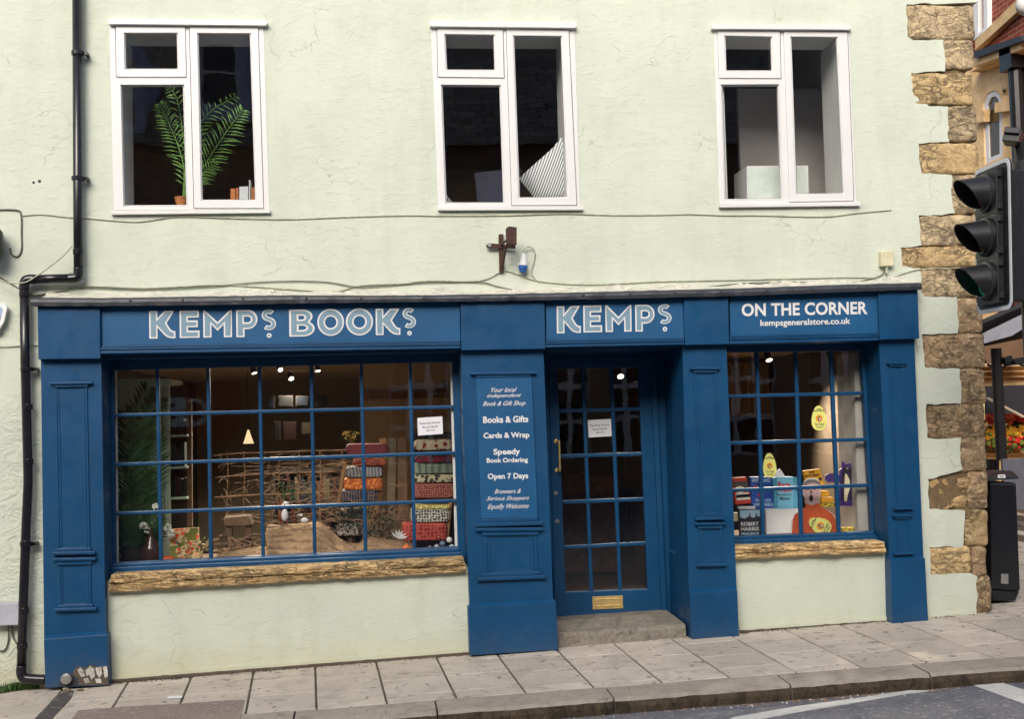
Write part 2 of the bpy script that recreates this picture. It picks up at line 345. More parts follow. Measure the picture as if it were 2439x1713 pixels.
def quad(x0, y0, x1, y1): return [(x0, y0), (x1, y0), (x1, y1), (x0, y1)]
def text_mb(string, TL, TR, BL, y, off=0.0, shear=0., th=.002, mb=None, mi=0, extra=0.0, yf=None):
    cu = bpy.data.curves.new('t', 'FONT'); cu.body = string; cu.size = 1; cu.offset = off; cu.shear = shear; cu.resolution_u = 3; cu.space_character = 1+extra
    o = bpy.data.objects.new('t', cu); C.objects.link(o); dg = bpy.context.evaluated_depsgraph_get(); dg.update()
    me = bpy.data.meshes.new_from_object(o.evaluated_get(dg)); bpy.data.objects.remove(o)
    xs = [v.co.x for v in me.vertices]; ys = [v.co.y for v in me.vertices]; x0, x1, y0, y1 = min(xs), max(xs), min(ys), max(ys)
    f = yf or (lambda p: at(p[0], p[1], y))
    a, b, c = f(TL), f(TR), f(BL); u = b-a; v = a-c; mb = mb or MB()
    mb.add([c+u*((q.co.x-x0)/(x1-x0))+v*((q.co.y-y0)/(y1-y0)) for q in me.vertices], [tuple(p.vertices) for p in me.polygons], mi)
    return mb
def text(string, TL, TR, BL, y, parent, mat=None, off=0.0, shear=0., name='lettering', extra=0.0):
    return part(text_mb(string, TL, TR, BL, y, off, shear, extra=extra), name, mat or m_letter, parent)
def tbox(string, x0, y0, x1, y1, y, parent, mat=None, off=0.0, shear=0., sl=-.012, name='lettering', extra=0.0):
    d = (x1-x0)*sl; return text(string, (x0, y0-d/2), (x1, y0+d/2), (x0, y1-d/2), y, parent, mat, off, shear, name, extra)
def rock(x0, x1, ytop, ybot, y, depth, seed, rough=.012, n=9, corner=.5, rnd=.022):
    """rough stone block: photo box at depth y"""
    a = at(x0, ytop, y); b = at(x1, ybot, y); X0, X1, Z1, Z0 = a.x, b.x, a.z, b.z; mb = MB(); W, H = X1-X0, Z1-Z0; Dp = depth
    bm = bmesh.new(); bmesh.ops.create_cube(bm, size=2); bmesh.ops.subdivide_edges(bm, edges=bm.edges[:], cuts=n, use_grid_fill=True)
    vs = []
    r = rnd
    for v in bm.verts:
        c = v.co; P_ = Vector((c.x*W/2, c.y*Dp/2, c.z*H/2))
        inn = Vector([max(-(L/2-r), min(L/2-r, q)) for q, L in zip(P_, (W, Dp, H))]); dlt = P_-inn
        if dlt.length > 1e-6:
            k = max(abs(dlt.x), abs(dlt.y), abs(dlt.z)); P_ = inn+dlt.normalized()*k*(1-corner*.15)
        q = P_*6+Vector((seed*3.7, seed*1.3, seed)); nn = Vector((noise.fractal(q, 1, 2, 4), noise.fractal(q+Vector((9, 0, 0)), 1, 2, 4), noise.fractal(q+Vector((0, 9, 0)), 1, 2, 4)))
        q2 = q*4.5; P_ = P_+nn*rough*1.7+Vector((noise.noise(q2), noise.noise(q2+Vector((5, 5, 5))), noise.noise(q2+Vector((3, 0, 9)))))*rough*.7; vs.append(Vector(((X0+X1)/2, y+Dp/2, (Z0+Z1)/2))+P_)
    mb.add(vs, [tuple(v.index for v in f.verts) for f in bm.faces]); bm.free(); return mb
def lerp(a, b, t): return a+(b-a)*t
def lerp2(a, b, t): return (lerp(a[0], b[0], t), lerp(a[1], b[1], t))
def smoothpath(pts, k=4):
    pts = [Vector(p) for p in pts]; out = []
    for i in range(len(pts)-1):
        p0, p1, p2, p3 = pts[max(i-1, 0)], pts[i], pts[i+1], pts[min(i+2, len(pts)-1)]
        for j in range(k):
            t = j/k; out.append(.5*((2*p1)+(p2-p0)*t+(2*p0-5*p1+4*p2-p3)*t*t+(3*p1-p0-3*p2+p3)*t*t*t))
    out.append(pts[-1]); return out
# ================================================================== SETTING
mb = MB(); y_, x_ = [-60, -13.0, -9, -6, -4, -2.5, KY+.02], [-60, -20, -8, 0, 8, 20, 60]
for i in range(len(y_)-1):
    for j in range(len(x_)-1):
        a, b, c, d = x_[j], x_[j+1], y_[i], y_[i+1]
        mb.add([(a, c, rz(a, c)), (b, c, rz(b, c)), (b, d, rz(b, d)), (a, d, rz(a, d))], [(0, 1, 2, 3)])
a, b = 7.4, 60
mb.add([(-60, KY, -2.2), (60, KY, -2.2), (60, 60, -2.2), (-60, 60, -2.2)], [(0, 1, 2, 3)])
struct(mb.build('road', m_road))
# kerb: inner line (behind it the slabs) and outer edge, in world metres
def kin(x): return -1.27-.033*(x-.4)-(.03*max(0, x-3.4)**2)+.012*noise.noise(Vector((x*1.7, 0, 0)))
def kout(x): return kin(x)-.30+.02*max(0, min(1, (x-1)/3))
mb = MB(); mf = MB(); segs = [-9, -7.9, -6.9, -5.6, -4.4, -3.2, -2.3, -1.35, -.55, .35, 1.47, 2.62, 3.55, 4.75, 5.9, 7.0, 8.2, 9.5]
for i in range(len(segs)-1):
    xa, xb = segs[i]+.006, segs[i+1]-.006; n = 14; h0 = random.uniform(-.004, .004)
    top = []
    for k in range(n+1):
        x = lerp(xa, xb, k/n); z = gz(x, KY)+h0
        j1 = .010*noise.noise(Vector((x*9, 3, 1))); j2 = .014*noise.noise(Vector((x*14, 8, 1))); yi, yo = kin(x)+.0, kout(x)+j1
        top.append([(x, yi, gz(x, yi)-.06), (x, yi, gz(x, yi)+h0), (x, lerp(yi, yo, .6), gz(x, lerp(yi, yo, .6))+h0+.002*noise.noise(Vector((x*6, 1, 1)))), (x, yo+.022, gz(x, yo)+h0), (x, yo, gz(x, yo)+h0-.020+j2*.5), (x, yo-.012+j2, gz(x, yo)-.055), (x, yo-.004+j2, gz(x, yo)-.16)])
    for k in range(n):
        for q in range(6):
            p = [top[k][q], top[k+1][q], top[k+1][q+1], top[k][q+1]]; mb.add(p, [(0, 1, 2, 3)], 1 if q >= 4 else 0)
    for e in (top[0], top[-1]): mb.add(e, [tuple(range(7))], 0)
mb_k = mb.build('kerb', [m_kerb, m_kface]); struct(mb_k)
# paving: dirt bed with real 450 mm slabs on it, joints left open
mb = MB()
xs = [-9+.5*i for i in range(38)]
for i in range(len(xs)-1):
    a, b = xs[i], xs[i+1]
    mb.add([(a, kin(a)-.01, gz(a, kin(a))-.010), (b, kin(b)-.01, gz(b, kin(b))-.010), (b, .35, gz(b, .35)-.010), (a, .35, gz(a, .35)-.010)], [(0, 1, 2, 3)])
mb.add([(4.6, .3, gz(4.6, .3)-.010), (9.5, .3, gz(9.5, .3)-.01), (9.5, 30, gz(9.5, 1)-.012+.25), (4.6, 30, gz(4.6, 1)-.012+.25)], [(0, 1, 2, 3)])
struct(mb.build('pavement_bed', m_joint))
mb = MB(); mb.tone = []; sk = -.055
def slabq(xa, xb, ya, yb, tone, dz=0):
    g = .0055; X = lambda x, y: x+sk*(y+.15)
    tl = [random.uniform(-.0025, .0025) for _ in range(4)]
    P_ = []
    for (x, y, q) in ((xa+g, yb+g, 0), (xb-g, yb+g, 1), (xb-g, ya-g, 2), (xa+g, ya-g, 3)):
        xx = X(x, y); P_.append((xx+(.002 if q in (0, 3) else -.002), y, gz(xx, y)+tl[q]+dz))
    be = .004; c = sum((Vector(p) for p in P_), Vector())/4
    In = [Vector(p)+(Vector((c.x-p[0], c.y-p[1], 0))).normalized()*be*1.4 for p in P_]
    lo = [(p[0], p[1], p[2]-be) for p in P_]; lo2 = [(p[0], p[1], p[2]-.012) for p in P_]
    o = len(mb.f); mb.add(In+[Vector(q) for q in lo]+[Vector(q) for q in lo2], [(0, 1, 2, 3)]+[(i, (i+1) % 4, (i+1) % 4+4, i+4) for i in range(4)]+[(i+4, (i+1) % 4+4, (i+1) % 4+8, i+8) for i in range(4)])
    mb.tone += [tone]*(len(mb.f)-o)
k = -22; random.seed(11)
while True:
    xa = .884+.4525*k; xb = xa+.4525; k += 1
    if xa > 8.9: break
    if xa < -8.6: continue
    top = .02 if xa < 4.4 else 3.0
    y = top; off = random.choice([.13, .20, .27, .34, .41]); first = True
    while y > kin((xa+xb)/2)+.01:
        h = off if first else random.choice([.38, .45, .45, .45]); first = False
        yn = max(y-h, kin((xa+xb)/2)-.002)
        if yn-kin((xa+xb)/2) < .07: yn = kin((xa+xb)/2)-.001
        slabq(xa, xb, y, yn, random.random()); y = yn
# side street paving beyond the corner
struct(mb.build('pavement', m_slab))
mb = MB()
for px_ in range(9):
    for q in range(22):
        xa = 4.9+px_*.5; ya = 3.0+q*.6; zz = gz(xa, .35)+(ya-.35)*.008-.0; mb.add([(xa+.004, ya+.004, zz), (xa+.496, ya+.004, zz), (xa+.496, ya+.596, zz+.005), (xa+.004, ya+.596, zz+.005)], [(0, 1, 2, 3)])
mb.tone = [random.random() for _ in mb.f]
struct(mb.build('side_street_paving', m_slab))
# repairs in the paving, laid 4 mm above it
def gpoly(pts, name, mat, dz=.005, f=atg):
    m = MB(); P_ = [f(x, y, dz) for x, y in pts]; c = sum(P_, Vector())/len(P_); m.add(P_, [tuple(range(len(P_)))]); n = len(P_)
    m.add(P_+[p-Vector((0, 0, .004)) for p in P_], [(i, (i+1) % n, (i+1) % n+n, i+n) for i in range(n)])
    return struct(m.build(name, mat))
gpoly([(133, 1661), (150, 1650), (176, 1646), (170, 1662), (150, 1685), (114, 1724), (70, 1740), (60, 1736), (82, 1713), (108, 1687)], 'tarmac_channel', m_tar)
gpoly([(186, 1693), (300, 1684), (430, 1677), (560, 1668), (582, 1668), (578, 1690), (572, 1712), (565, 1760), (300, 1790), (120, 1790), (150, 1728), (178, 1706)], 'tarmac_patch', m_patch)
# road markings
gpoly([(1700, 1729), (1748, 1709), (1900, 1683), (2060, 1661), (2165, 1645), (2215, 1646), (2160, 1653), (2060, 1670), (1900, 1697), (1790, 1717), (1700, 1735)], 'white_line', m_mark, f=lambda x, y, d: atr(x, y, d))
gpoly([(2295, 1624), (2355, 1616), (2439, 1644), (2560, 1684), (2560, 1722), (2439, 1677), (2360, 1648)], 'white_stop_line', m_mark, f=lambda x, y, d: atr(x, y, d))
# grit and litter in the gutter: nobody could count it
random.seed(5); mb = MB()
for i in range(420):
    x = random.uniform(-2, 6); yk = kout(x)-.02-abs(random.gauss(0, .05)); z = rz(x, yk); s = random.uniform(.002, .007)
    if random.random() < .6: x = random.gauss(3.0, .7)
    yk = kout(x)-.02-abs(random.gauss(0, .035)); z = rz(x, yk)
    a = random.random()*pi; mb.box(-s, -s*.6, 0, s, s*.6, s*.7, 1 if random.random() < .12 else 0, Matrix.Translation((x, yk, z)) @ Matrix.Rotation(a, 4, 'Z'))
o = mb.build('gutter_grit', [m_twig, m_white]); tag(o, 'scattered brown grit and white scraps along the foot of the kerb', 'litter'); o['kind'] = 'stuff'
# grit along the foot of the wall
mb = MB()
for i in range(700):
    x = random.uniform(-2.3, 4.9); y = -.02-abs(random.gauss(0, .02)); s = random.uniform(.002, .006)
    if -1.99 < x < -1.93 or 1.3 < x < 2.36: continue
    mb.box(-s, -s*.7, 0, s, s*.7, s*.8, 0, Matrix.Translation((x, y, gz(x, y))) @ Matrix.Rotation(i, 4, 'Z'))
o = mb.build('wall_foot_grit', m_joint); tag(o, 'dark crumbs and dirt lying along the foot of the green wall', 'dirt'); o['kind'] = 'stuff'
# ================================================================== THE SHOP BUILDING
B = thing('shop_building', 'pale green rendered corner building with a blue timber shopfront and sandstone quoins', 'building', (0, 0, 0))
def jag(pts, amp=.006, step=.05, seed=0):
    out = []
    for i in range(len(pts)):
        a = Vector(pts[i]); b = Vector(pts[(i+1) % len(pts)]); n = max(1, int((b-a).length/step))
        for k in range(n):
            p = a.lerp(b, k/n)
            if k or 1: p = p+Vector((noise.noise(Vector((p.x*11, p.y*11, seed))), noise.noise(Vector((p.x*11, p.y*11, seed+5)))))*amp*2
            out.append(p)
    return out
XZ = lambda x, y, d=0.: (lambda q: (q.x, q.z))(at(x, y, d))
stones = [(2164, 2326, 9, 92), (2249, 2325, 95, 161), (2173, 2322, 173, 250), (2257, 2331, 253, 334), (2189, 2336, 342, 412), (2264, 2336, 418, 506), (2194, 2338, 514, 584),
          (2148, 2340, 588, 636), (2197, 2342, 641, 708), (2280, 2348, 711, 793), (2199, 2352, 797, 877), (2284, 2354, 880, 962), (2206, 2352, 966, 1042), (2285, 2356, 1042, 1122),
          (2211, 2312, 1138, 1214), (2307, 2359, 1126, 1212), (2299, 2360, 1216, 1301), (2214, 2318, 1305, 1368), (2320, 2356, 1305, 1372), (2323, 2368, 1375, 1462)]
edge = []   # ragged render edge round the exposed stones, from the ground up
for a in [(2327, 1500), (2327, 1372), (2312, 1366), (2218, 1370), (2214, 1304), (2294, 1303), (2299, 1216), (2214, 1213), (2210, 1142), (2290, 1120), (2288, 1045), (2210, 1044), (2204, 964), (2290, 962), (2286, 880), (2204, 876),
          (2197, 797), (2284, 795), (2280, 708), (2201, 706), (2192, 690), (2194, 640), (2148, 636), (2146, 590), (2193, 584), (2190, 514), (2272, 508), (2266, 416), (2196, 412), (2187, 342), (2262, 338),
          (2258, 254), (2213, 252), (2176, 226), (2171, 173), (2252, 168), (2248, 94), (2174, 94), (2162, 86), (2160, 10), (2240, 6)]:
    edge.append(XZ(*a))
base_l = (-9.0, -.9)
outer = [(-9.0, -.7), (-9.0, 7.2)] + [(4.955, 7.2)] + [(4.95, 5.0)]
ed = []
for _a, _b in zip(edge, edge[1:]):
    _n = max(1, int((Vector(_b)-Vector(_a)).length/.03))
    for _k in range(_n):
        _p = Vector(_a).lerp(Vector(_b), _k/_n); ed.append((_p.x+.016*noise.noise(Vector((_p.x*11, _p.y*11, 3))), _p.y+.016*noise.noise(Vector((_p.x*11, _p.y*11, 8)))))
ed[0] = (ed[0][0], -.7)
outer = [(-9., -.7)] + ed + [XZ(2329, 4), (4.95, 5.2), (4.95, 7.2), (-9, 7.2)]
UW = [  # upper windows: outer frame, mullion, sashes and glass, all measured on the photo
 dict(o=[(261, 58), (627, 61), (641.7, 498), (271, 500)], cap=[(257, 43.5), (630, 46), (638, 54), (633, 60), (258, 56.5)], sill=[(264, 502), (643, 499), (643, 507), (264, 511)],
      tl=[(274, 60), (442, 60.6), (445, 184), (276, 184)], tg=[(298, 80), (421, 80), (423, 163), (300, 163)], lg=[(287, 201), (438.6, 200.5), (447, 491), (294, 492)], r=[(450, 60.6), (616, 61.5), (629, 496.6), (461, 496.6)], rg=[(472.5, 80.6), (595, 81), (608, 475.7), (482, 475.7)]),
 dict(o=[(1026.6, 62), (1369, 67), (1381.6, 490), (1044, 492)], cap=[(1024, 47.5), (1372, 53), (1374, 62), (1370, 66), (1024, 62)], sill=[(1043.5, 491.5), (1389, 490.5), (1389, 500), (1043.5, 501)],
      tl=[(1040, 64), (1199, 66), (1202, 185.7), (1042, 184)], tg=[(1061, 83), (1176, 84.5), (1178.6, 165.5), (1065, 165)], lg=[(1050.6, 201), (1193, 202), (1202, 485), (1061, 485)], r=[(1205, 65.5), (1356, 68.5), (1375, 489), (1218, 490)], rg=[(1224.7, 86.6), (1336.5, 87.5), (1351, 469), (1238, 470)]),
 dict(o=[(1701, 67), (2023, 70), (2040, 483), (1714.4, 486)], cap=[(1696, 57), (2027, 59.5), (2029, 66), (2024, 70), (1696, 68)], sill=[(1714, 486.5), (2049, 481), (2049, 490), (1714, 494)],
      tl=[(1709, 71), (1859, 72), (1861.6, 187), (1712, 186.5)], tg=[(1728, 86.6), (1837, 89), (1839, 167), (1730.5, 167)], lg=[(1717.5, 201), (1856, 200), (1864, 476), (1726, 477)], r=[(1866, 71), (2020, 73), (2035, 479), (1880, 482)], rg=[(1885, 89), (1993, 90), (2009.5, 460), (1898, 461)])]
holes = [[XZ(*p) for p in W['o']] for W in UW]
# opening behind the shopfront (windows and door); hidden edges lie behind the joinery
def hole_px(a): return [XZ(x, y) for x, y in a]
holes.append(hole_px([(236, 846), (1106, 828), (1126, 1350), (250, 1385)]))          # window bay
holes.append(hole_px([(1720, 816), (2104, 806), (2127, 1305), (1742, 1318)]))
holes.append(hole_px([(1287, 826), (1640, 818), (1660, 1560), (1312, 1570)]))
wall = MB().slab(outer, holes, 0, .30)
WALL = part(wall, 'wall', m_render, B)
# older thicker string course and render lip to the left of the shopfront
mb = MB(); mb.pslab(jag([(-90, 819), (93, 815), (94, 823), (-90, 830)], 1.2, 12), -.014, .02); part(mb, 'string_course', m_render, B, bevel=.004)
# mortar core behind the quoins, the return wall along the side street, the roof edge far above the photo
mb = MB(); c0 = at(2130, 700, .028); mb.box(4.10, .028, -.6, 4.82, .30, 7.2); part(mb, 'mortar_core', m_mortar, B)
mb = MB(); mb.box(4.60, .31, -.6, 4.83, 8.5, 7.2); mb.box(-9, 8.2, -.6, 4.595, 8.5, 7.2); part(mb, 'side_wall', m_stone, B)
mb = MB(); mb.box(-9, -.25, 7.2, 5.15, 8.7, 7.35); part(mb, 'roof', m_lead, B)
for i, (x0, x1, y0, y1) in enumerate(stones):
    end = x1 > 2320; mbk = rock(x0-4, x1, y0-2, y1+2, -.003 if not i == 14 else .03, .22 if end else .12, i+1, (.0085 if i < 9 else .006) if i != 14 else .03, 11, rnd=.03 if i < 9 else .04)
    part(mbk, 'quoin_stone', m_brq if i in (9, 10, 11, 12, 13, 15, 18, 19) else m_gold if i == 14 else m_och if i in (16, 17, 2, 4, 7) else m_stone, B, smooth=True)
# ---- upper windows
for W in UW:
    mb = MB(); mb.pslab(W['o'], -.004, .07, [W['tl'], W['lg'], W['r']])
    fr = part(mb, 'window', m_upvc, B, bevel=.003)
    cp = MB(); cp.pslab(W['cap'], -.045, .05); part(cp, 'drip_cap', m_upvc, fr, bevel=.004)
    si = MB(); si.pslab(W['sill'], -.035, .05); part(si, 'sill', m_upvc, fr, bevel=.003)
    def inset(q, d):
        c = [(q[0][0]+q[1][0]+q[2][0]+q[3][0])/4, (q[0][1]+q[1][1]+q[2][1]+q[3][1])/4]; sg = [(1, 1), (-1, 1), (-1, -1), (1, -1)]
        return [(p[0]+s_[0]*d, p[1]+s_[1]*d) for p, s_ in zip(q, sg)]
    for q, g, nm in ((W['tl'], W['tg'], 'sash'), (W['r'], W['rg'], 'sash')):
        mb = MB(); mb.pslab(inset(q, 1.2), -.014, .05, [inset(g, -2.6)]); part(mb, nm, m_upvc, fr, bevel=.004)
        mb = MB(); mb.pslab(inset(g, -2.9), -.002, .03, [inset(g, .3)]); part(mb, 'glazing_bead', m_upvc, fr, bevel=.006)
    mb = MB(); mb.pslab(inset(W['lg'], .2), .012, .03, [inset(W['lg'], 3.2)]); part(mb, 'glazing_bead', m_upvc, fr, bevel=.005)
    for g, d in ((W['tg'], -1), (W['rg'], -1), (W['lg'], 2)):
        mb = MB(); mb.pslab(inset(g, d), .032, .006, [inset(g, d+1.6)]); part(mb, 'gasket', m_gasket, fr)
        mb = MB(); mb.pslab(inset(g, d+.3), .040, .004); part(mb, 'pane', m_glass2, fr)
# ---- upper rooms behind each window
m_rm = [plain('dark_timber_wall', srgb(150, 130, 114), .85, .45, 3, .5, 6, bd=.02), plain('dim_beige_wall', srgb(120, 110, 92), .85, .1), plain('pale_grey_wall', srgb(206, 202, 202), .85, .05)]
m_rc = plain('dim_ceiling', srgb(130, 130, 136), .9)
def room(x0, x1, y0, y1, z0, z1, mats, names=('room_back_wall', 'room_side_wall', 'room_ceiling', 'room_floor')):
    def P(vs, nm, m): k = MB(); k.add(vs, [(0, 1, 2, 3)]); part(k, nm, m, B)
    P([(x0, y1, z0), (x1, y1, z0), (x1, y1, z1), (x0, y1, z1)], names[0], mats[0])
    P([(x0, y0, z0), (x0, y1, z0), (x0, y1, z1), (x0, y0, z1)], names[1], mats[1]); P([(x1, y0, z0), (x1, y1, z0), (x1, y1, z1), (x1, y0, z1)], names[1], mats[1])
    P([(x0, y0, z1), (x1, y0, z1), (x1, y1, z1), (x0, y1, z1)], names[2], mats[2]); P([(x0, y0, z0), (x1, y0, z0), (x1, y1, z0), (x0, y1, z0)], names[3], mats[3])
m_navy = plain('navy_wall', srgb(64, 66, 84), .9, .2)
room(-2.3, -.3, .305, 2.6, 3.0, 5.6, (m_rm[0], m_rm[0], m_rc, m_floor))
room(-.25, 1.95, .305, 3.2, 3.0, 5.6, (m_navy, m_navy, m_rc, m_floor))
room(2.0, 4.1, .305, 2.2, 3.0, 5.6, (m_navy, m_rm[2], m_rc, m_floor))
mb = MB(); mb.box(.0, 2.0, 3.0, 1.9, 2.05, 3.98); part(mb, 'room_low_wall', m_rm[1], B)
mb = MB(); mb.box(3.30, 1.2, 3.0, 4.09, 1.26, 4.55); part(mb, 'room_partition', m_rm[2], B)
# stone sill board inside each window
for x0, x1, z in ((-1.95, -.72, 3.285), (.38, 1.62, 3.285), (2.6, 3.95, 3.29)):
    mb = MB(); mb.box(x0, .07, z-.03, x1, .42, z-.004); part(mb, 'inner_sill', m_white, B, bevel=.004)
for W in UW:   # plastered linings of each window opening
    a, b, c = at(W['tg'][0][0], W['tg'][0][1], .08), at(W['rg'][1][0], W['rg'][1][1], .08), at(W['rg'][2][0], W['rg'][2][1], .08)
    mb = MB(); mb.box(a.x-.06, .075, b.z+.012, b.x+.05, .44, b.z+.03); part(mb, 'window_lining', m_white, B)
    mb = MB(); mb.box(b.x+.02, .075, c.z-.1, b.x+.045, .50, b.z+.01); part(mb, 'window_lining', m_white, B); mb = MB(); mb.box(a.x-.05, .075, c.z-.1, a.x-.03, .50, b.z+.01); part(mb, 'window_lining', m_white, B)
# ---- shop interior
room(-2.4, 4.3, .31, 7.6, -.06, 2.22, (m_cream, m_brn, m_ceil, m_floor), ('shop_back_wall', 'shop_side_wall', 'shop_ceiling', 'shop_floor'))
# ---- lead flashing and crumbling mortar above the fascia
pts_t = [(72, 711), (240, 712), (480, 708), (700, 705), (900, 706), (1080, 704), (1300, 700), (1540, 694), (1780, 688), (2000, 680), (2195, 675)]
pts_b = [(2195, 689.5), (2000, 696), (1780, 704), (1540, 710), (1300, 715), (1080, 718.5), (900, 720), (700, 723), (480, 727), (240, 729), (74, 729)]
def dens(pts, step, amp, seed):
    out = []
    for i in range(len(pts)-1):
        a, b = pts[i], pts[i+1]; n = max(1, int(abs(b[0]-a[0])/step))
        for k in range(n):
            p = lerp2(a, b, k/n); out.append((p[0], p[1]+amp*noise.noise(Vector((p[0]*.035, seed, 0)))*2))
    return out+[pts[-1]]
mb = MB(); T = dens(pts_t, 14, .8, 1); Bm = dens(list(reversed(pts_b)), 14, .9, 7)
ns = min(len(T), len(Bm)); rows = []
for i in range(120):
    t = i/119; x = lerp(73, 2195, t)
    def iy(L):
        for a, b in zip(L, L[1:]):
            if a[0] <= x <= b[0] and b[0] > a[0]: return lerp(a[1], b[1], (x-a[0])/(b[0]-a[0]))
        return L[0][1] if x < L[0][0] else L[-1][1]
    yt, yb = iy(T), iy(Bm); j = .006*noise.noise(Vector((x*.03, 0, 0)))
    F = -.19+j; a = at(x, yt, F); b = at(x, yb, F)
    rows.append([(a.x, .005, a.z+.035), (a.x, F+.01, a.z+.004), (a.x, F, a.z-.006), (b.x, F-.006+j, (a.z+b.z)/2), (b.x, F-.003, b.z), (b.x, F+.02, b.z), (b.x, .0, b.z+.012)])
for i in range(119):
    for q in range(6): mb.add([rows[i][q], rows[i+1][q], rows[i+1][q+1], rows[i][q+1]], [(0, 1, 2, 3)])
for e in (rows[0], rows[-1]): mb.add(e, [tuple(range(7))])
fl = part(mb, 'lead_flashing', m_lead, B, smooth=False)
for x in [310, 435, 578, 730, 860, 1010, 1220, 1390, 1500, 1608, 1716, 1828, 1933, 2045, 2174]:
    yy = None
    for a, b in zip(pts_t, pts_t[1:]):
        if a[0] <= x <= b[0]: yy = lerp(a[1], b[1], (x-a[0])/(b[0]-a[0]))
    mb = MB(); mb.ball(at(x, yy+5, -.197), .009, .005, .009, n=8); part(mb, 'nail_head', m_lead, fl, smooth=True)
mb = MB(); N = 240; rr = []
for i in range(N):
    x = lerp(110, 2180, i/(N-1)); yt = None
    for a, b in zip(pts_t, pts_t[1:]):
        if a[0] <= x <= b[0]: yt = lerp(a[1], b[1], (x-a[0])/(b[0]-a[0]))
    q = at(x, yt-1, -.03); h = .045+.035*noise.fractal(Vector((x*.012, 2, 0)), 1, 2, 4)+.02*noise.noise(Vector((x*.09, 5, 0)))
    j = lambda s_: .012*noise.noise(Vector((x*.06, s_, 0)))
    rr.append([(q.x, .004, q.z+h), (q.x, -.010+j(1)*.6, q.z+h-.012), (q.x, -.024+j(2), q.z+h*.5+.01), (q.x, -.06+j(3), q.z+.012+j(6)), (q.x, -.13+j(4), q.z-.004), (q.x, -.145+j(5), q.z-.02)])
for i in range(N-1):
    for q in range(5): mb.add([rr[i][q], rr[i+1][q], rr[i+1][q+1], rr[i][q+1]], [(0, 1, 2, 3)])
part(mb, 'mortar_fillet', m_peel, B, smooth=False)
# ---- fascia: capitals, sign boards, mouldings
mb = MB(); mb.pslab([(92, 722), (2185, 690), (2185, 806), (92, 850)], -.04, .035); part(mb, 'fascia_board', m_blue, B)
caps = [[(89, 724), (238, 724), (239.5, 854.5), (91, 856)], [(1097, 716), (1297, 712), (1299.5, 831), (1099, 834.5)], [(1629, 706), (1735, 702), (1737, 820), (1632, 822)], [(2091.6, 692), (2185.6, 688), (2190, 806.5), (2096, 809.5)]]
for q in caps:
    mb = MB(); mb.pslab(q, -.15, .145); part(mb, 'capital', m_blue, B, bevel=.004)
signs = [[(241, 724), (1095, 714), (1097, 813), (242, 823.5)], [(1300, 711), (1626, 705), (1630, 806), (1301, 811)], [(1738, 701), (2090, 691), (2094, 794), (1740, 800)]]
SG = []
for q in signs:
    mb = MB(); mb.pslab(q, -.12, .08); SG.append(part(mb, 'sign_panel', m_sign, B, bevel=.003))
for (xl, yl, xr, yr), (yl2, yr2) in (((240, 824, 1097, 814), (843, 830)), ((1300, 811.5, 1630, 806.5), (827.5, 821)), ((1738, 800.5, 2094, 794.5), (820, 810.5))):
    mb = MB()
    for a, b, d in ((0, .22, -.128), (.26, .5, -.145), (.54, .72, -.138), (.72, 1., -.165)):
        mb.pslab([(xl, lerp(yl, yl2, a)), (xr, lerp(yr, yr2, a)), (xr, lerp(yr, yr2, b)), (xl, lerp(yl, yl2, b))], d, -d-.041)
    part(mb, 'cornice_moulding', m_blue, B, bevel=.003)
# soffit above the openings
for x0, x1, ya, yb in ((240, 1098, 850, 838), (1300, 1631, 834, 828), (1738, 2096, 824, 814)):
    a = at(x0, ya, -.04); b = at(x1, yb, -.04); mb = MB(); e = 1.0 if x0 == 1300 else .5
    mb.box(a.x-.1, -.035, b.z+.004, b.x+.06, e, b.z+.04); part(mb, 'soffit', m_blue, B)
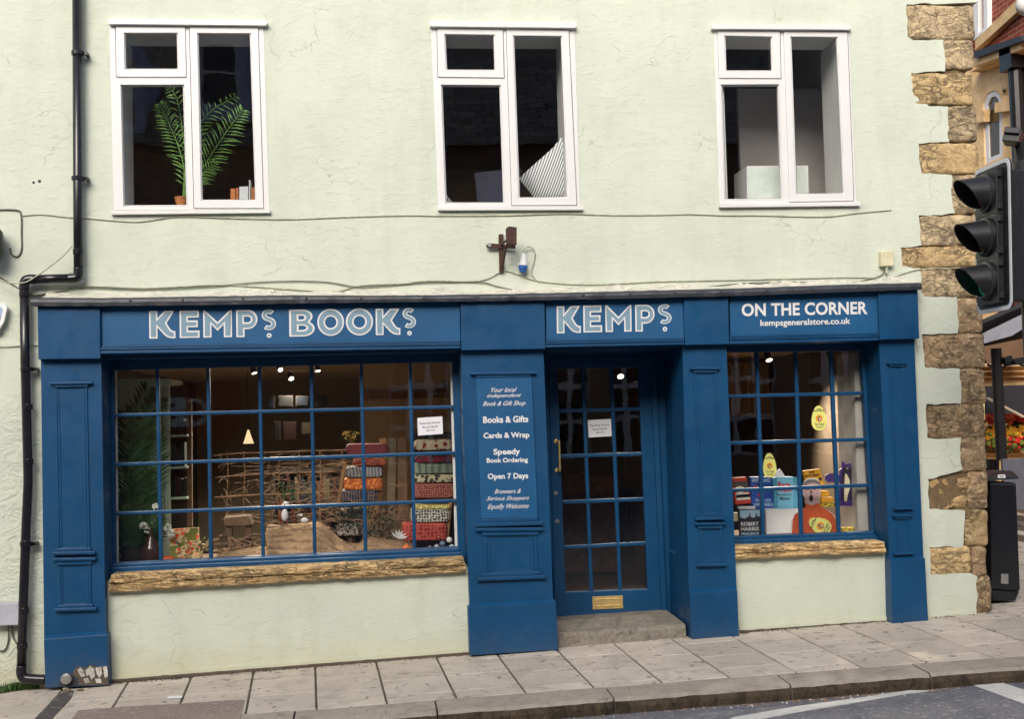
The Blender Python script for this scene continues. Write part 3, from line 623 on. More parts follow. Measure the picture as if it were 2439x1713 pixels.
# ---- pilasters
def pil(body, plinth, panels, depth=-.085, pd=-.115, sides=(.30, .30)):
    mb = MB(); mb.pslab(body, depth, .30-depth); p = part(mb, 'pilaster', m_blue, B, bevel=.004)
    mb = MB(); mb.pslab(plinth, pd, .27-pd)
    # sloped shoulder on top of the plinth
    a, b = plinth[0], plinth[1]; A, Bq = at(a[0], a[1], pd), at(b[0], b[1], pd)
    mb.add([A, Bq, Bq+Vector((-.02, .045, .03)), A+Vector((.02, .045, .03))], [(0, 1, 2, 3)])
    mb.add([A, A+Vector((.02, .045, .03)), A+Vector((0, .045, -.0))], [(0, 1, 2)]); mb.add([Bq, Bq+Vector((-.02, .045, .03)), Bq+Vector((0, .045, 0))], [(0, 1, 2)])
    part(mb, 'plinth', m_blue, B, bevel=.004)
    for (tl, tr, br, bl, ht, hb) in panels:   # moulded panel: side beads plus projecting top and bottom mouldings
        fr = MB(); w = (tr[0]-tl[0])*.085+3
        ins = [(tl[0]+w*2, tl[1]+ht+3), (tr[0]-w*2, tr[1]+ht+3), (br[0]-w*2, br[1]-hb-3), (bl[0]+w*2, bl[1]-hb-3)]
        o_ = [(tl[0]+w*1.0, tl[1]+ht*.6), (tr[0]-w*1.0, tr[1]+ht*.6), (br[0]-w*1.0, br[1]-hb*.6), (bl[0]+w*1.0, bl[1]-hb*.6)]
        m2 = [lerp2(a, b, .5) for a, b in zip(o_, ins)]
        fr.pslab(o_, depth-.010, .012, [m2]); fr.pslab([lerp2(a, b, .02) for a, b in zip(m2, ins)], depth-.005, .007, [ins])
        for (L, R_, h, up) in ((tl, tr, ht, 1), (bl, br, hb, 0)):
            y0 = (lambda t: (L[1]+h*t if up else L[1]-h*(1-t))); y1 = (lambda t: (R_[1]+h*t if up else R_[1]-h*(1-t)))
            s1 = w*.75
            for t0, t1, dd, tr0, tr1 in (((0, .42, -.034, 0, 0), (.46, 1., -.020, s1, s1)) if up else ((0, .5, -.018, s1, s1), (.54, 1., -.036, 0, 0))):
                fr.pslab([(L[0]+tr0, y0(t0)), (R_[0]-tr0, y1(t0)), (R_[0]-tr1, y1(t1)), (L[0]+tr1, y0(t1))], depth+dd, -dd+.002)
        part(fr, 'panel_moulding', m_blue, p, bevel=.003)
    return p
pil([(97, 853), (241, 851), (252, 1523), (105, 1530)], [(104, 1524), (254.6, 1512), (259.6, 1634), (108, 1640)],
    [((118, 911), (219, 909.5), (226, 1321), (125, 1323), 12, 15), ((125, 1331), (227.5, 1329), (230, 1455), (129, 1458), 16, 15)])
P2 = pil([(1097, 830), (1294.6, 828), (1318, 1436), (1119, 1450)], [(1115, 1448), (1324, 1435), (1330, 1549), (1119, 1562.6)],
    [((1120, 888), (1278, 886), (1293, 1251), (1134, 1256), 12, 18), ((1134, 1259), (1295, 1257), (1299, 1379), (1137, 1385), 18, 17)])
pil([(1625, 818), (1730, 816), (1755, 1410), (1641, 1414)], [(1643, 1413), (1756.3, 1407.5), (1760.6, 1517), (1648, 1523.5)],
    [((1645, 875.5), (1715, 875), (1726, 1238), (1657, 1240.5), 12, 14), ((1656, 1246), (1729, 1245), (1731, 1349), (1660, 1351), 14, 15)])
pil([(2093, 805), (2177.5, 803), (2200, 1334), (2119, 1337)], [(2121.6, 1335), (2203.7, 1331.5), (2211, 1480), (2125, 1487)],
    [((2114, 863), (2161, 863), (2177, 1213), (2130, 1215), 10, 11), ((2128, 1228), (2174, 1227), (2177, 1321), (2131, 1323), 9, 10)])
# ---- shop windows with glazing bars
def barline(mb, a, b, w, y, th): 
    A, Bq = Vector(a), Vector(b); d = (Bq-A).normalized(); n = Vector((-d.y, d.x))*w/2
    mb.pslab([tuple(A+n), tuple(Bq+n), tuple(Bq-n), tuple(A-n)], y, th)
def shopwin(out, inn, vb, hb, y, name='shop_window', rails=None, w=8.6, label=None):
    mb = MB(); mb.pslab(out, y, .07, [inn]); f = part(mb, name, m_blue, B, bevel=.005, label=label)
    m1 = MB(); m2 = MB()
    for (a, b) in vb: barline(m1, a, b, w, y+.012, .04)
    for (a, b) in hb: barline(m1, a, b, w, y+.009, .04)
    part(m1, 'glazing_bars', m_blue, f, bevel=.007)
    m2.pslab(inn, y+.030, .004); part(m2, 'glass', m_glass, f)
    return f
Yw = .20
in1 = [(271, 882), (1077, 862), (1091, 1303), (275, 1341)]; out1 = [(236, 846), (1110, 826), (1122, 1335), (256, 1369)]
v1 = [((374, 878), (382.5, 1337)), ((495, 873), (502, 1333)), ((618, 870), (626.5, 1328)), ((741, 867), (749.5, 1322)), ((860, 865), (871, 1316)), ((977, 864), (987.5, 1309))]
h1 = [((269, 989.5), (1081, 969.5)), ((270, 1107.5), (1086, 1079)), ((271, 1224.5), (1089, 1193))]
W1 = shopwin(out1, in1, v1, h1, Yw, label='wide blue shop window of seven by four small panes')
mb = MB(); mb.pslab([(262, 1345), (1092, 1307), (1106, 1331), (264, 1370)], Yw-.05, .07)
mb.pslab([(262, 1353), (1099, 1316), (1110, 1330), (264, 1370)], Yw-.09, .04); part(mb, 'bottom_rail', m_blue, W1, bevel=.006)
in2 = [(1700, 840), (2052, 835.5), (2078, 1266), (1712, 1280)]; out2 = [(1690, 806), (2096, 798), (2110, 1292), (1700, 1306)]
v2 = [((1803, 838), (1819.5, 1278)), ((1896, 837), (1910, 1274)), ((1980, 836), (1999.5, 1270)), ((1722, 838), (1733, 1280))]
h2 = [((1705, 945), (2057, 936.7)), ((1709, 1057), (2065, 1047)), ((1711, 1170), (2072, 1156.5))]
W2 = shopwin(out2, in2, v2, h2, Yw, label='blue shop window of four by four small panes right of the door')
mb = MB(); mb.pslab([(1745, 1279), (2080, 1268), (2092, 1285), (1748, 1304)], Yw-.05, .07); mb.pslab([(1745, 1287), (2086, 1276), (2096, 1285), (1748, 1304)], Yw-.09, .04); part(mb, 'bottom_rail', m_blue, W2, bevel=.006)
# window linings (reveals)
for xa, xb, y0, y1 in ((238, 246, 850, 1372), (1098, 1104, 834, 1340), (1732, 1738, 822, 1310), (2092, 2098, 814, 1300)):
    pass
# sandstone sills in worn courses
def stonesill(tl, tr, br, bl, nsplit, seed, y):
    mb = MB(); random.seed(seed)
    for row in range(2):
        n = nsplit+row; cuts = [0]+sorted(min(.97, max(.03, (i+1)/n+random.uniform(-.25, .25)/n)) for i in range(n-1))+[1]
        hs = (0, .50) if row == 0 else (.48, 1)
        for i in range(n):
            a = lerp2(lerp2(tl, tr, cuts[i]), lerp2(bl, br, cuts[i]), hs[0]); b = lerp2(lerp2(tl, tr, cuts[i+1]), lerp2(bl, br, cuts[i+1]), hs[0])
            c = lerp2(lerp2(tl, tr, cuts[i+1]), lerp2(bl, br, cuts[i+1]), hs[1]); d = lerp2(lerp2(tl, tr, cuts[i]), lerp2(bl, br, cuts[i]), hs[1])
            yy = y+(.012 if row else 0)+random.uniform(-.006, .006); A, Bq, Cq, D = at(*a, yy), at(*b, yy), at(*c, yy), at(*d, yy); nx = max(6, int((Bq.x-A.x)/.03)); nz = 5; ny = 4; o = len(mb.v)
            def pt(u, v, w_):
                p = A.lerp(Bq, u).lerp(D.lerp(Cq, u), v); p = Vector((p.x, yy+w_*(.30-yy), p.z))
                e = min(v, 1-v)*4; e = min(1, e)
                q = p*Vector((7, 7, 30)) if 0 else Vector((p.x*9, p.y*9, p.z*55+seed))
                dsp = noise.fractal(q, 1, 2, 4)
                if w_ == 0: p.y += (1-e)*.010+dsp*.016; p.z += .004*noise.noise(Vector((p.x*14, seed, v*3)))
                else: p.z += dsp*.003
                return p
            g = [[pt(u/nx, v/nz, 0) for u in range(nx+1)] for v in range(nz+1)]
            for v in range(nz):
                for u in range(nx): mb.add([g[v][u], g[v][u+1], g[v+1][u+1], g[v+1][u]], [(0, 1, 2, 3)])
            for v in (0, nz):
                for u in range(nx): p, q = g[v][u], g[v][u+1]; mb.add([p, q, Vector((q.x, .28, q.z)), Vector((p.x, .28, p.z))], [(0, 1, 2, 3)])
            for u in (0, nx):
                for v in range(nz): p, q = g[v][u], g[v+1][u]; mb.add([p, q, Vector((q.x, .28, q.z)), Vector((p.x, .28, p.z))], [(0, 1, 2, 3)])
    return mb
part(stonesill((264, 1371), (1105, 1331), (1110, 1363), (257, 1413), 5, 3, -.075), 'stone_sill', m_gold, B, label='long worn ochre stone sill under the wide shop window')
part(stonesill((1750, 1304), (2106, 1291), (2111, 1318), (1752, 1333), 3, 9, -.075), 'stone_sill', m_gold, B, label='short worn ochre stone sill right of the door')
# damp proof lip: ragged plaster foot under both windows
for (xa, ya, xb, yb, sd) in ((262, 1622, 1118, 1556, 1), (1762, 1505, 2118, 1480, 4), (2212, 1476, 2326, 1466, 8)):
    n = 60; top = []; bot = []
    for i in range(n+1):
        t = i/n; x = lerp(xa, xb, t); y = lerp(ya, yb, t); top.append((x, y-9-3*noise.noise(Vector((x*.02, sd, 0))))); bot.append((x, y+2+4*noise.noise(Vector((x*.05, sd, 3)))))
    mb = MB(); mb.pslab(top+list(reversed(bot)), -.016, .02); part(mb, 'plaster_foot', m_render, B, bevel=.004)
    gp = []; gq = []
    for i in range(n+1):
        t = i/n; x = lerp(xa, xb, t); y = lerp(ya, yb, t)-1; gp.append((x, y-.5-2.6*max(0, noise.noise(Vector((x*.045, sd, 9)))))); gq.append((x, y+6))
    mb = MB(); mb.pslab(gp+list(reversed(gq)), -.019, .01); part(mb, 'open_joint', m_joint, B)
# ---- doorway: threshold, frame, door
Yd = .66
mb = MB(); mb.pslab([(1290, 800), (1640, 790), (1652, 1480), (1306, 1492)], Yd+.005, .06, [[(1306, 852), (1549, 846), (1578, 1464), (1322, 1474)]]); part(mb, 'door_frame', m_blue, B, bevel=.006)
mb = MB(); a = at(1549, 1000, Yd-.03)
mb.pslab([(1549, 846), (1562, 846), (1589, 1462), (1577, 1463)], Yd-.03, .034); part(mb, 'door_stop', m_blue, B, bevel=.006)
# side linings of the doorway
aL = at(1300, 900, -.05); aR = at(1631, 900, -.05); bR = at(1650, 1500, -.05)
for (xt, xb, s_) in ((aL.x-.03, at(1330, 1540, -.05).x-.03, -1), (aR.x+.012, bR.x+.006, 1)):
    mb = MB(); z0, z1 = -.12, 2.30
    vs = [(xb, -.05, z0), (xb, Yd+.05, z0), (xt, Yd+.05, z1), (xt, -.05, z1)]; vs2 = [(v[0]+.03*s_, v[1], v[2]) for v in vs]
    mb.add(vs+vs2, [(0, 1, 2, 3), (7, 6, 5, 4), (0, 4, 5, 1), (1, 5, 6, 2), (2, 6, 7, 3), (3, 7, 4, 0)])
    zz = .52; xx = lerp(xb, xt, (zz-z0)/(z1-z0)); mb.add([(xb-.014*s_, -.05, z0), (xb-.014*s_, Yd-.04, z0), (xx-.014*s_, Yd-.04, zz), (xx-.014*s_, -.05, zz), (xx+.01*s_, -.05, zz+.02), (xx+.01*s_, Yd-.04, zz+.02)], [(0, 1, 2, 3), (3, 2, 5, 4)])
    part(mb, 'doorway_lining', m_blue, B)
din = [(1328, 879), (1520, 875), (1543, 1404), (1347, 1411)]
mb = MB(); mb.pslab([(1306, 852), (1549, 846), (1578, 1464), (1322, 1474)], Yd, .05, [din]); D = part(mb, 'door', m_blue, B, bevel=.005, label='glazed blue shop door of fifteen small panes')
m1 = MB()
for a, b in (((1388.7, 877), (1409, 1408)), ((1456, 876), (1477.6, 1405))): barline(m1, a, b, 9, Yd+.012, .03)
for a, b in (((1331, 979), (1525, 974.5)), ((1335, 1087), (1530, 1082)), ((1340, 1196.7), (1535, 1190)), ((1343, 1305), (1540, 1295))): barline(m1, a, b, 9, Yd+.009, .03)
part(m1, 'glazing_bars', m_blue, D, bevel=.007)
m1 = MB(); m1.pslab(din, Yd+.026, .004); part(m1, 'glass', m_glass, D)
m1 = MB(); m1.pslab([(1411, 1422), (1483.5, 1419.5), (1484.5, 1450), (1412, 1453)], Yd-.008, .008); m1.pslab([(1418, 1428), (1477, 1426), (1478, 1443.5), (1419, 1446)], Yd-.014, .006, [[(1420, 1430), (1475, 1428), (1476, 1441.5), (1421, 1444)]]); part(m1, 'letter_plate', m_brass, D, bevel=.002)
m1 = MB(); p0, p1 = at(1331.5, 1052, Yd-.07), at(1333.5, 1121, Yd-.07); m1.tube([p0+Vector((0, 0, .006)), p1-Vector((0, 0, .006))], .010, 10)
for p in (p0, p1): m1.tube([p+Vector((-.0, .0, 0)), Vector((p.x-.012, Yd, p.z))], .008, 8); m1.tube([Vector((p.x-.014, Yd-.008, p.z)), Vector((p.x-.014, Yd, p.z))], .018, 14)
part(m1, 'handle', m_brass, D, bevel=.001, smooth=False)
for x, y in ((1324, 1175), (1327.5, 1242)):
    m1 = MB(); q = at(x, y, Yd-.006); m1.tube([q, q+Vector((0, .006, 0))], .017, 16, 0); m1.box(q.x-.003, q.y-.002, q.z-.008, q.x+.003, q.y+.001, q.z+.008, 1); part(m1, 'lock', [m_steel, m_ink], D)
# stone step
A = at(1325, 1508.5, -.02); Bq = at(1627, 1488, -.02)
mb = MB(); n = 24; pr = [(-.02, -.35), (-.024, -.12), (-.020, -.03), (-.010, -.006), (.01, .0), (.3, .004), (.75, .006)]
rows = []
for i in range(n+1):
    t = i/n; x = lerp(A.x-.06, Bq.x+.02, t); z = lerp(A.z, Bq.z, t); rows.append([(x, y+.004*noise.noise(Vector((x*9, q, 0))), z+dz+.003*noise.noise(Vector((x*7, q*2, 1)))) for q, (y, dz) in enumerate(pr)])
for i in range(n):
    for q in range(len(pr)-1): mb.add([rows[i][q], rows[i+1][q], rows[i+1][q+1], rows[i][q+1]], [(0, 1, 2, 3)])
mb.add(rows[-1]+[(rows[-1][-1][0], .75, -.4), (rows[-1][0][0], -.02, -.4)], [tuple(range(9))])
part(mb, 'step', m_step, B, smooth=False)
# peeled paint and rubble at the foot of the first pilaster
m_flake = mk_stone('flaking_white_undercoat', [srgb(96, 84, 72), srgb(196, 192, 182), srgb(214, 212, 204), srgb(120, 108, 92)], 30, 1.2, .02, .6)
def blob(pts, seed, amp=1.5): return jag(pts, amp/2, 4, seed)
mb = MB(); mb.pslab(blob([(176, 1597), (190, 1588), (205, 1593), (214, 1584), (232, 1590), (254, 1586), (258.5, 1632), (190, 1634), (184, 1618), (172, 1608)], 3, 3), -.1175, .004)
part(mb, 'peeled_patch', plain('bare_rotten_wood', srgb(92, 80, 68), .9, .4, 30, .6, 60, bd=.01), B)
for k_, fl_ in enumerate(([(184, 1598), (192, 1591), (200, 1600), (202, 1612), (194, 1614), (188, 1606)], [(204, 1597), (214, 1588), (224, 1594), (226, 1612), (218, 1620), (212, 1608), (206, 1612)], [(228, 1592), (240, 1589), (244, 1604), (236, 1616), (230, 1606)], [(246, 1590), (255, 1588), (257, 1612), (250, 1616), (247, 1604)], [(198, 1618), (208, 1616), (214, 1626), (204, 1630)], [(226, 1618), (240, 1618), (242, 1628), (230, 1628)])):
    mb = MB(); mb.pslab(blob(fl_, k_, 2), -.1215, .003); part(mb, 'paint_flake', m_flake, B)

mb = MB(); mb.pslab(blob([(146, 1620), (150, 1608), (160, 1604), (172, 1607), (180, 1618), (188, 1634), (140, 1636)], 5, 2), -.118, .004); part(mb, 'rotten_hole', m_ink, B)
mb = MB(); q = at(157, 1619, -.15); mb.tube([q, q+Vector((0, .03, 0))], .038, 20); mb.tube([q+Vector((0, -.003, 0)), q], .030, 20); part(mb, 'drain_end', m_steel, B, bevel=.003)
random.seed(4)
for i in range(9):
    x = random.uniform(140, 195); q = atg(x, random.uniform(1632, 1650)); mb = MB(); mb.ball(q+Vector((0, 0, .006)), random.uniform(.012, .03), random.uniform(.01, .02), random.uniform(.008, .016), n=8, jit=.5); o = mb.build('rubble', m_mortar if i % 2 else m_flake); tag(o, 'small crumbled bit of rubble fallen at the rotten pilaster foot', 'rubble', 'bits of rubble by the drain end')
# ================================================================== LETTERING
def inset_poly(P_, d):       # P_ counter-clockwise: moves the outline inwards by d
    n = len(P_); out = []
    for i in range(n):
        a, b, c = Vector(P_[i-1]), Vector(P_[i]), Vector(P_[(i+1) % n]); e1 = (b-a).normalized(); e2 = (c-b).normalized()
        n1 = Vector((-e1.y, e1.x)); n2 = Vector((-e2.y, e2.x)); m = n1+n2; L = m.length
        if L < 1e-5: out.append(b+n1*d); continue
        m /= L; out.append(b+m*(d/max(.45, m.dot(n1))))
    return [tuple(p) for p in out]
def arc(cx, cy, rx, ry, a0, a1, n=10): return [(cx+rx*cos(radians(lerp(a0, a1, i/n))), cy+ry*sin(radians(lerp(a0, a1, i/n)))) for i in range(n+1)]
def stroke(path, hw):
    L, R_ = [], []
    for i, p in enumerate(path):
        a = Vector(path[max(0, i-1)]); b = Vector(path[min(len(path)-1, i+1)]); t = (b-a).normalized(); n = Vector((-t.y, t.x))*hw; p = Vector(p); L.append(tuple(p-n)); R_.append(tuple(p+n))
    return L+list(reversed(R_))
def area(P_): return sum(P_[i-1][0]*P_[i][1]-P_[i][0]*P_[i-1][1] for i in range(len(P_)))/2
_s = []; 
for a in range(35, 256, 20): _s.append((.32+.21*cos(radians(a)), .76+.19*sin(radians(a))))
_s.append((.34, .555))
for a in range(65, -146, -20): _s.append((.32+.23*cos(radians(a)), .32+.21*sin(radians(a))))
GL = {
 'K': ([(0, 0), (0, 1), (.30, 1), (.30, .72), (.56, 1), (.93, 1), (.63, .55), (.76, .34), (.84, .27), (.95, .25), (.95, .0), (.80, 0), (.66, .04), (.55, .12), (.30, .40), (.30, 0)][::-1], []),
 'E': ([(0, 0), (0, 1), (.70, 1), (.70, .74), (.30, .74), (.30, .635), (.66, .635), (.66, .385), (.30, .385), (.30, .26), (.72, .26), (.72, 0)][::-1], []),
 'M': ([(0, 0), (0, 1), (.06, 1), (.52, .56), (.98, 1), (1.04, 1), (1.04, 0), (.745, 0), (.745, .47), (.52, .24), (.295, .47), (.295, 0)][::-1], []),
 'P': ([(0, 0), (0, 1), (.42, 1)]+arc(.42, .645, .36, .355, 80, -80, 12)+[(.42, .29), (.30, .29), (.30, 0)], [[(.28, .54), (.42, .54)]+arc(.42, .645, .12, .105, -80, 80, 6)+[(.42, .75), (.28, .75)]]),
 'B': ([(0, 0), (0, 1), (.40, 1)]+arc(.40, .74, .30, .26, 80, -30, 8)+[(.62, .55)]+arc(.42, .29, .34, .29, 55, -90, 10), [[(.28, .63), (.38, .63)]+arc(.38, .70, .08, .07, -80, 80, 5)+[(.38, .77), (.28, .77)], [(.28, .24), (.40, .24)]+arc(.40, .32, .11, .08, -80, 80, 5)+[(.40, .40), (.28, .40)]]),
 'O': (arc(.5, .5, .5, .5, 0, 350, 35), [arc(.5, .5, .215, .215, 0, 340, 17)]),
 'S': (stroke(_s, .115), [])}
def sign_letters(items, y, parent):
    for ch, tl, tr, bl in items:
        white = MB(); grey = white
        P_, H = GL[ch]
        if area(P_) < 0: P_ = P_[::-1]
        xs = [p[0] for p in P_]; ys = [p[1] for p in P_]; x0, x1, y0, y1 = min(xs), max(xs), min(ys), max(ys)
        A_, B_, C_ = at(*tl, y), at(*tr, y), at(*bl, y); u = B_-A_; v = A_-C_
        f = lambda p: (lambda q: (q.x, q.z))(C_+u*((p[0]-x0)/(x1-x0))+v*((p[1]-y0)/(y1-y0)))
        t = .058 if ch != 'S' else .05
        Hc = [h if area(h) > 0 else h[::-1] for h in H]
        white.slab([f(p) for p in P_], [[f(p) for p in h] for h in Hc], y, y+.012, 0)
        grey.slab([f(p) for p in inset_poly(P_, t)], [[f(p) for p in inset_poly(h, -t)] for h in Hc], y-.0025, y+.004, 1)
        if ch == 'S':
            c = C_+u*.5-v*.25; rad = (B_-A_).length*.17
            for mi_, r_, yy in ((0, rad, y), (1, rad*.45, y-.0025)):
                white.slab([(c.x+r_*cos(k*pi/10), c.z+r_*sin(k*pi/10)) for k in range(20)], [], yy, y+.012, mi_)
        part(white, 'letter', [m_letter, m_lgrey], parent)
def z1(x, y): return (x/3.226, 640+y/3.226)
def L(ch, x0, x1, yt, yb, sl, f): return (ch, f(x0, yt), f(x1, yt-(x1-x0)*sl), f(x0+(yb-yt)*.012, yb))
ds = lambda x, y: (x*1.0623, y*1.0623)
sign_letters([L('K', 1145, 1345, 325, 538, .015, z1), L('E', 1379, 1531, 322, 533, .015, z1), L('M', 1560, 1780, 320, 530, .015, z1), L('P', 1814, 1977, 317, 527, .015, z1), L('S', 2010, 2120, 312, 474, .015, z1),
              L('B', 648, 705, 694.5, 755, .015, ds), L('O', 711, 771, 692.5, 753.5, .01, ds), L('O', 775, 836, 691.5, 752.5, .01, ds), L('K', 842, 897, 692.5, 751.5, .015, ds), L('S', 902.5, 932.5, 690.5, 736, .012, ds)], -.1225, SG[0])
z4 = lambda x, y: (1080+x/2.88, 680+y/2.88)
sign_letters([L('K', 708, 872, 143, 329, .02, z4), L('E', 890, 1018, 139, 323, .02, z4), L('M', 1042, 1220, 136, 320, .02, z4), L('P', 1246, 1379, 133, 317, .02, z4), L('S', 1403, 1495, 129, 266, .02, z4)], -.1225, SG[1])
z7 = lambda x, y: (1700+x/4.252, 660+y/4.252)
text('ON THE CORNER', z7(282, 268), z7(1556, 246), z7(284, 400), -.1235, SG[2], off=.028, extra=.02)
text('kempsgeneralstore.co.uk', z7(472, 434), z7(1384, 412), z7(472, 516), -.1235, SG[2], off=.022)
# directory board on the second pilaster
q = [(1134, 900), (1266, 898), (1281, 1233), (1146, 1236.5)]
mb = MB(); mb.pslab(q, -.098, .010); DB = part(mb, 'directory_board', m_sign, B, bevel=.002)
def dt(s, x0, x1, y0, y1, off=.0, shear=0., extra=0.):
    sl = .022; a = z4(x0, y0); b = z4(x1, y0-(x1-x0)*sl); c = z4(x0+2, y1); text(s, a, b, c, -.1, DB, off=off, shear=shear, extra=extra)
dt('Your local', 256, 436, 702, 734, .004, .55); dt('independent', 226, 466, 745, 778, .004, .55); dt('Book & Gift Shop', 200, 494, 797, 838, .004, .55)
dt('Books & Gifts', 203, 512, 900, 946, .03); dt('Cards & Wrap', 205, 520, 1012, 1062, .03); dt('Speedy', 274, 457, 1122, 1175, .03); dt('Book Ordering', 228, 510, 1186, 1228, .03)
dt('Open 7 Days', 234, 512, 1292, 1342, .03); dt('Browsers &', 280, 462, 1400, 1430, .004, .55); dt('Serious Shoppers', 226, 520, 1450, 1486, .004, .55); dt('Equally Welcome', 232, 516, 1502, 1546, .004, .55)
# opening hours notices stuck inside the glass
def notice(TL, TR, BL, y, label):
    sz = .003; A_, B_, C_ = at(*TL, y), at(*TR, y), at(*BL, y); D_ = B_+C_-A_
    t = thing('opening_hours_notice', label, 'notice', C_, 'opening hours notices')
    mb = MB(); bk = Vector((0, .0012, 0)); mb.add([A_, B_, D_, C_]+[p+bk for p in (A_, B_, D_, C_)], [(0, 1, 2, 3), (7, 6, 5, 4), (0, 4, 5, 1), (1, 5, 6, 2), (2, 6, 7, 3), (3, 7, 4, 0)]); part(mb, 'paper', m_paper, t)
    f = lambda p: A_+(B_-A_)*p[0]+(C_-A_)*p[1]+Vector((0, -.0012, 0))
    for s_, x0, x1, y0, y1, o_ in (('Opening Hours', .08, .90, .26, .42, .004), ('Mon-Sat 9.00-5.00', .2, .8, .50, .60, .02), ('Sun 11-3', .34, .66, .68, .79, .02)):
        part(text_mb(s_, (x0, y0), (x1, y0), (x0, y1), 0, o_, yf=f), 'lettering', m_ink, t)
notice((994, 996), (1053.5, 992), (995.5, 1038), Yw+.026, 'white opening hours paper inside the right end of the wide shop window')
notice((1400, 1001), (1455, 998), (1402, 1042.5), Yd+.022, 'white opening hours paper inside the glazed shop door')
# ================================================================== THINGS ON THE WALL
def clip(px, py, r=.04, y=-.07, w=22):
    mb = MB(); q = at(px, py, y)
    mb.tube([q+Vector((0, 0, -.014)), q+Vector((0, 0, .014))], r+.006, 16); mb.box(q.x, q.y+.01, q.z-.009, q.x+w/312, q.y+.028, q.z+.009); mb.box(q.x+w/312-.02, q.y-.005, q.z-.012, q.x+w/312, -.0, q.z+.012); return mb
dp = thing('drainpipe', 'black cast drainpipe running down the green wall with an offset above the fascia', 'drainpipe', at(57, 1620, -.07))
yp = -.075
def seg(pts, name='pipe', r=.0335):
    mb = MB(); mb.tube([at(x, y, yp) for x, y in pts], r, 18); part(mb, name, m_pipe, dp, smooth=True)
seg([(183, -40), (185.5, 522), (186.5, 640)])
mb = MB(); mb.tube(smoothpath([at(186.5, 638, yp), at(186.5, 650, yp), at(183, 661, yp), at(170, 663, yp), at(164, 663.4, yp)], 5), .036, 18); part(mb, 'bend', m_pipe, dp, smooth=True)
seg([(168, 663.2), (76, 665)])
mb = MB(); mb.tube(smoothpath([at(82, 665, yp), at(70, 665.2, yp), at(60.5, 669, yp), at(57.5, 681, yp), at(57.8, 690, yp)], 5), .036, 18); part(mb, 'bend', m_pipe, dp, smooth=True)
seg([(57.8, 686), (60, 860), (66, 1090), (67, 1150), (62, 1260), (57, 1400), (51, 1600)])
mb = MB(); mb.tube(smoothpath([at(51.5, 1586, yp), at(50.5, 1602, yp), at(55, 1614, yp), at(70, 1618, yp), at(112, 1620, yp)], 5), .036, 18); part(mb, 'shoe', m_pipe, dp, smooth=True)
for x, y in ((185, 126), (185.6, 425), (64, 880), (63, 1297)): part(clip(x, y), 'pipe_clip', m_pipe, dp)
for x, y in ((58, 700), (66, 970), (67.5, 1100), (61, 1295), (57, 1455), (53, 1540), (186, 600)):
    mb = MB(); q = at(x, y, yp); mb.tube([q+Vector((0, 0, -.02)), q+Vector((0, 0, .02))], .0375, 18); part(mb, 'collar', m_pipe, dp, bevel=.002)
def cable(name, pts, label, r=.0045, mat=None, y=-.008, k=5, clips=True):
    mb = MB(); P_ = [at(p[0], p[1], p[2] if len(p) > 2 else y) for p in pts]; mb.tube(smoothpath(P_, k), r, 6)
    o = mb.build(name, mat or m_cable, smooth=True); tag(o, label, 'cable'); return o
cable('wall_cable', [(53, 514), (80, 511), (106, 511), (161, 517), (200, 519), (255, 524), (330, 528), (400, 518), (440, 516), (560, 520), (690, 522), (820, 517), (960, 513), (1053, 514), (1213, 513), (1339, 509), (1450, 512), (1560, 512), (1640, 510), (1727, 513), (1806, 513), (1961, 516), (2043, 507), (2123, 500)],
      'thin painted cable running across the wall just below the three upper windows', mat=m_cable, r=.0034)
cable('wall_cable', [(74, 704), (124, 699), (201, 682), (347, 686.5), (496, 679), (560, 680), (620, 684), (700, 690), (800, 694), (860, 680), (960, 675.6), (1019, 669), (1141, 669), (1192, 648), (1213, 647), (1280, 669), (1377, 677.7), (1470, 676), (1560, 671), (1700, 668), (1880, 664), (2060, 661), (2100, 671), (2147, 653), (2194, 641), (2274, 638.6), (2345, 636)],
      'pale cable clipped along the wall just above the fascia from the drainpipe to the corner', r=.0042)
cable('wall_cable', [(60, 706), (130, 697), (200, 686), (350, 690), (497, 683), (560, 677), (620, 672), (700, 669.5), (780, 672), (850, 684), (900, 682), (1018, 673), (1141, 672), (1180, 681), (1230, 693), (1290, 706)], 'second darker cable sagging close to the fascia over the bookshop sign', mat=m_cabled, r=.0038, y=-.012)
cable('wall_cable', [(-20, 650), (20, 672), (50, 690), (75, 702)], 'short dark cable sloping down to the drainpipe at the left edge', mat=m_cabled, r=.005)
cable('wall_cable', [(-20, 664), (20, 673), (52, 674), (74, 666), (112, 640), (150, 610), (172, 585)], 'pale cable looping up over the drainpipe offset', r=.005, y=-.115)
cable('wall_cable', [(-20, 500), (38, 500), (50, 512), (51, 560), (51, 595), (42, 611), (28, 606), (24, 590)], 'rounded loop of dark cable beside the drainpipe at the left edge', mat=m_cabled, r=.006)
cable('wall_cable', [(1640, 690), (1760, 676), (1900, 672), (2010, 676), (2060, 668), (2100, 655), (2108, 636)], 'cable sagging over the corner sign to the cream junction box', mat=m_cabled, r=.004, y=-.012)
# two drilled holes
for x, y, r in ((80, 434.5, .010), (94, 431.5, .012)):
    mb = MB(); q = at(x, y, -.001); mb.tube([q, q+Vector((0, .004, 0))], r, 14); part(mb, 'drilled_hole', m_ink, B)
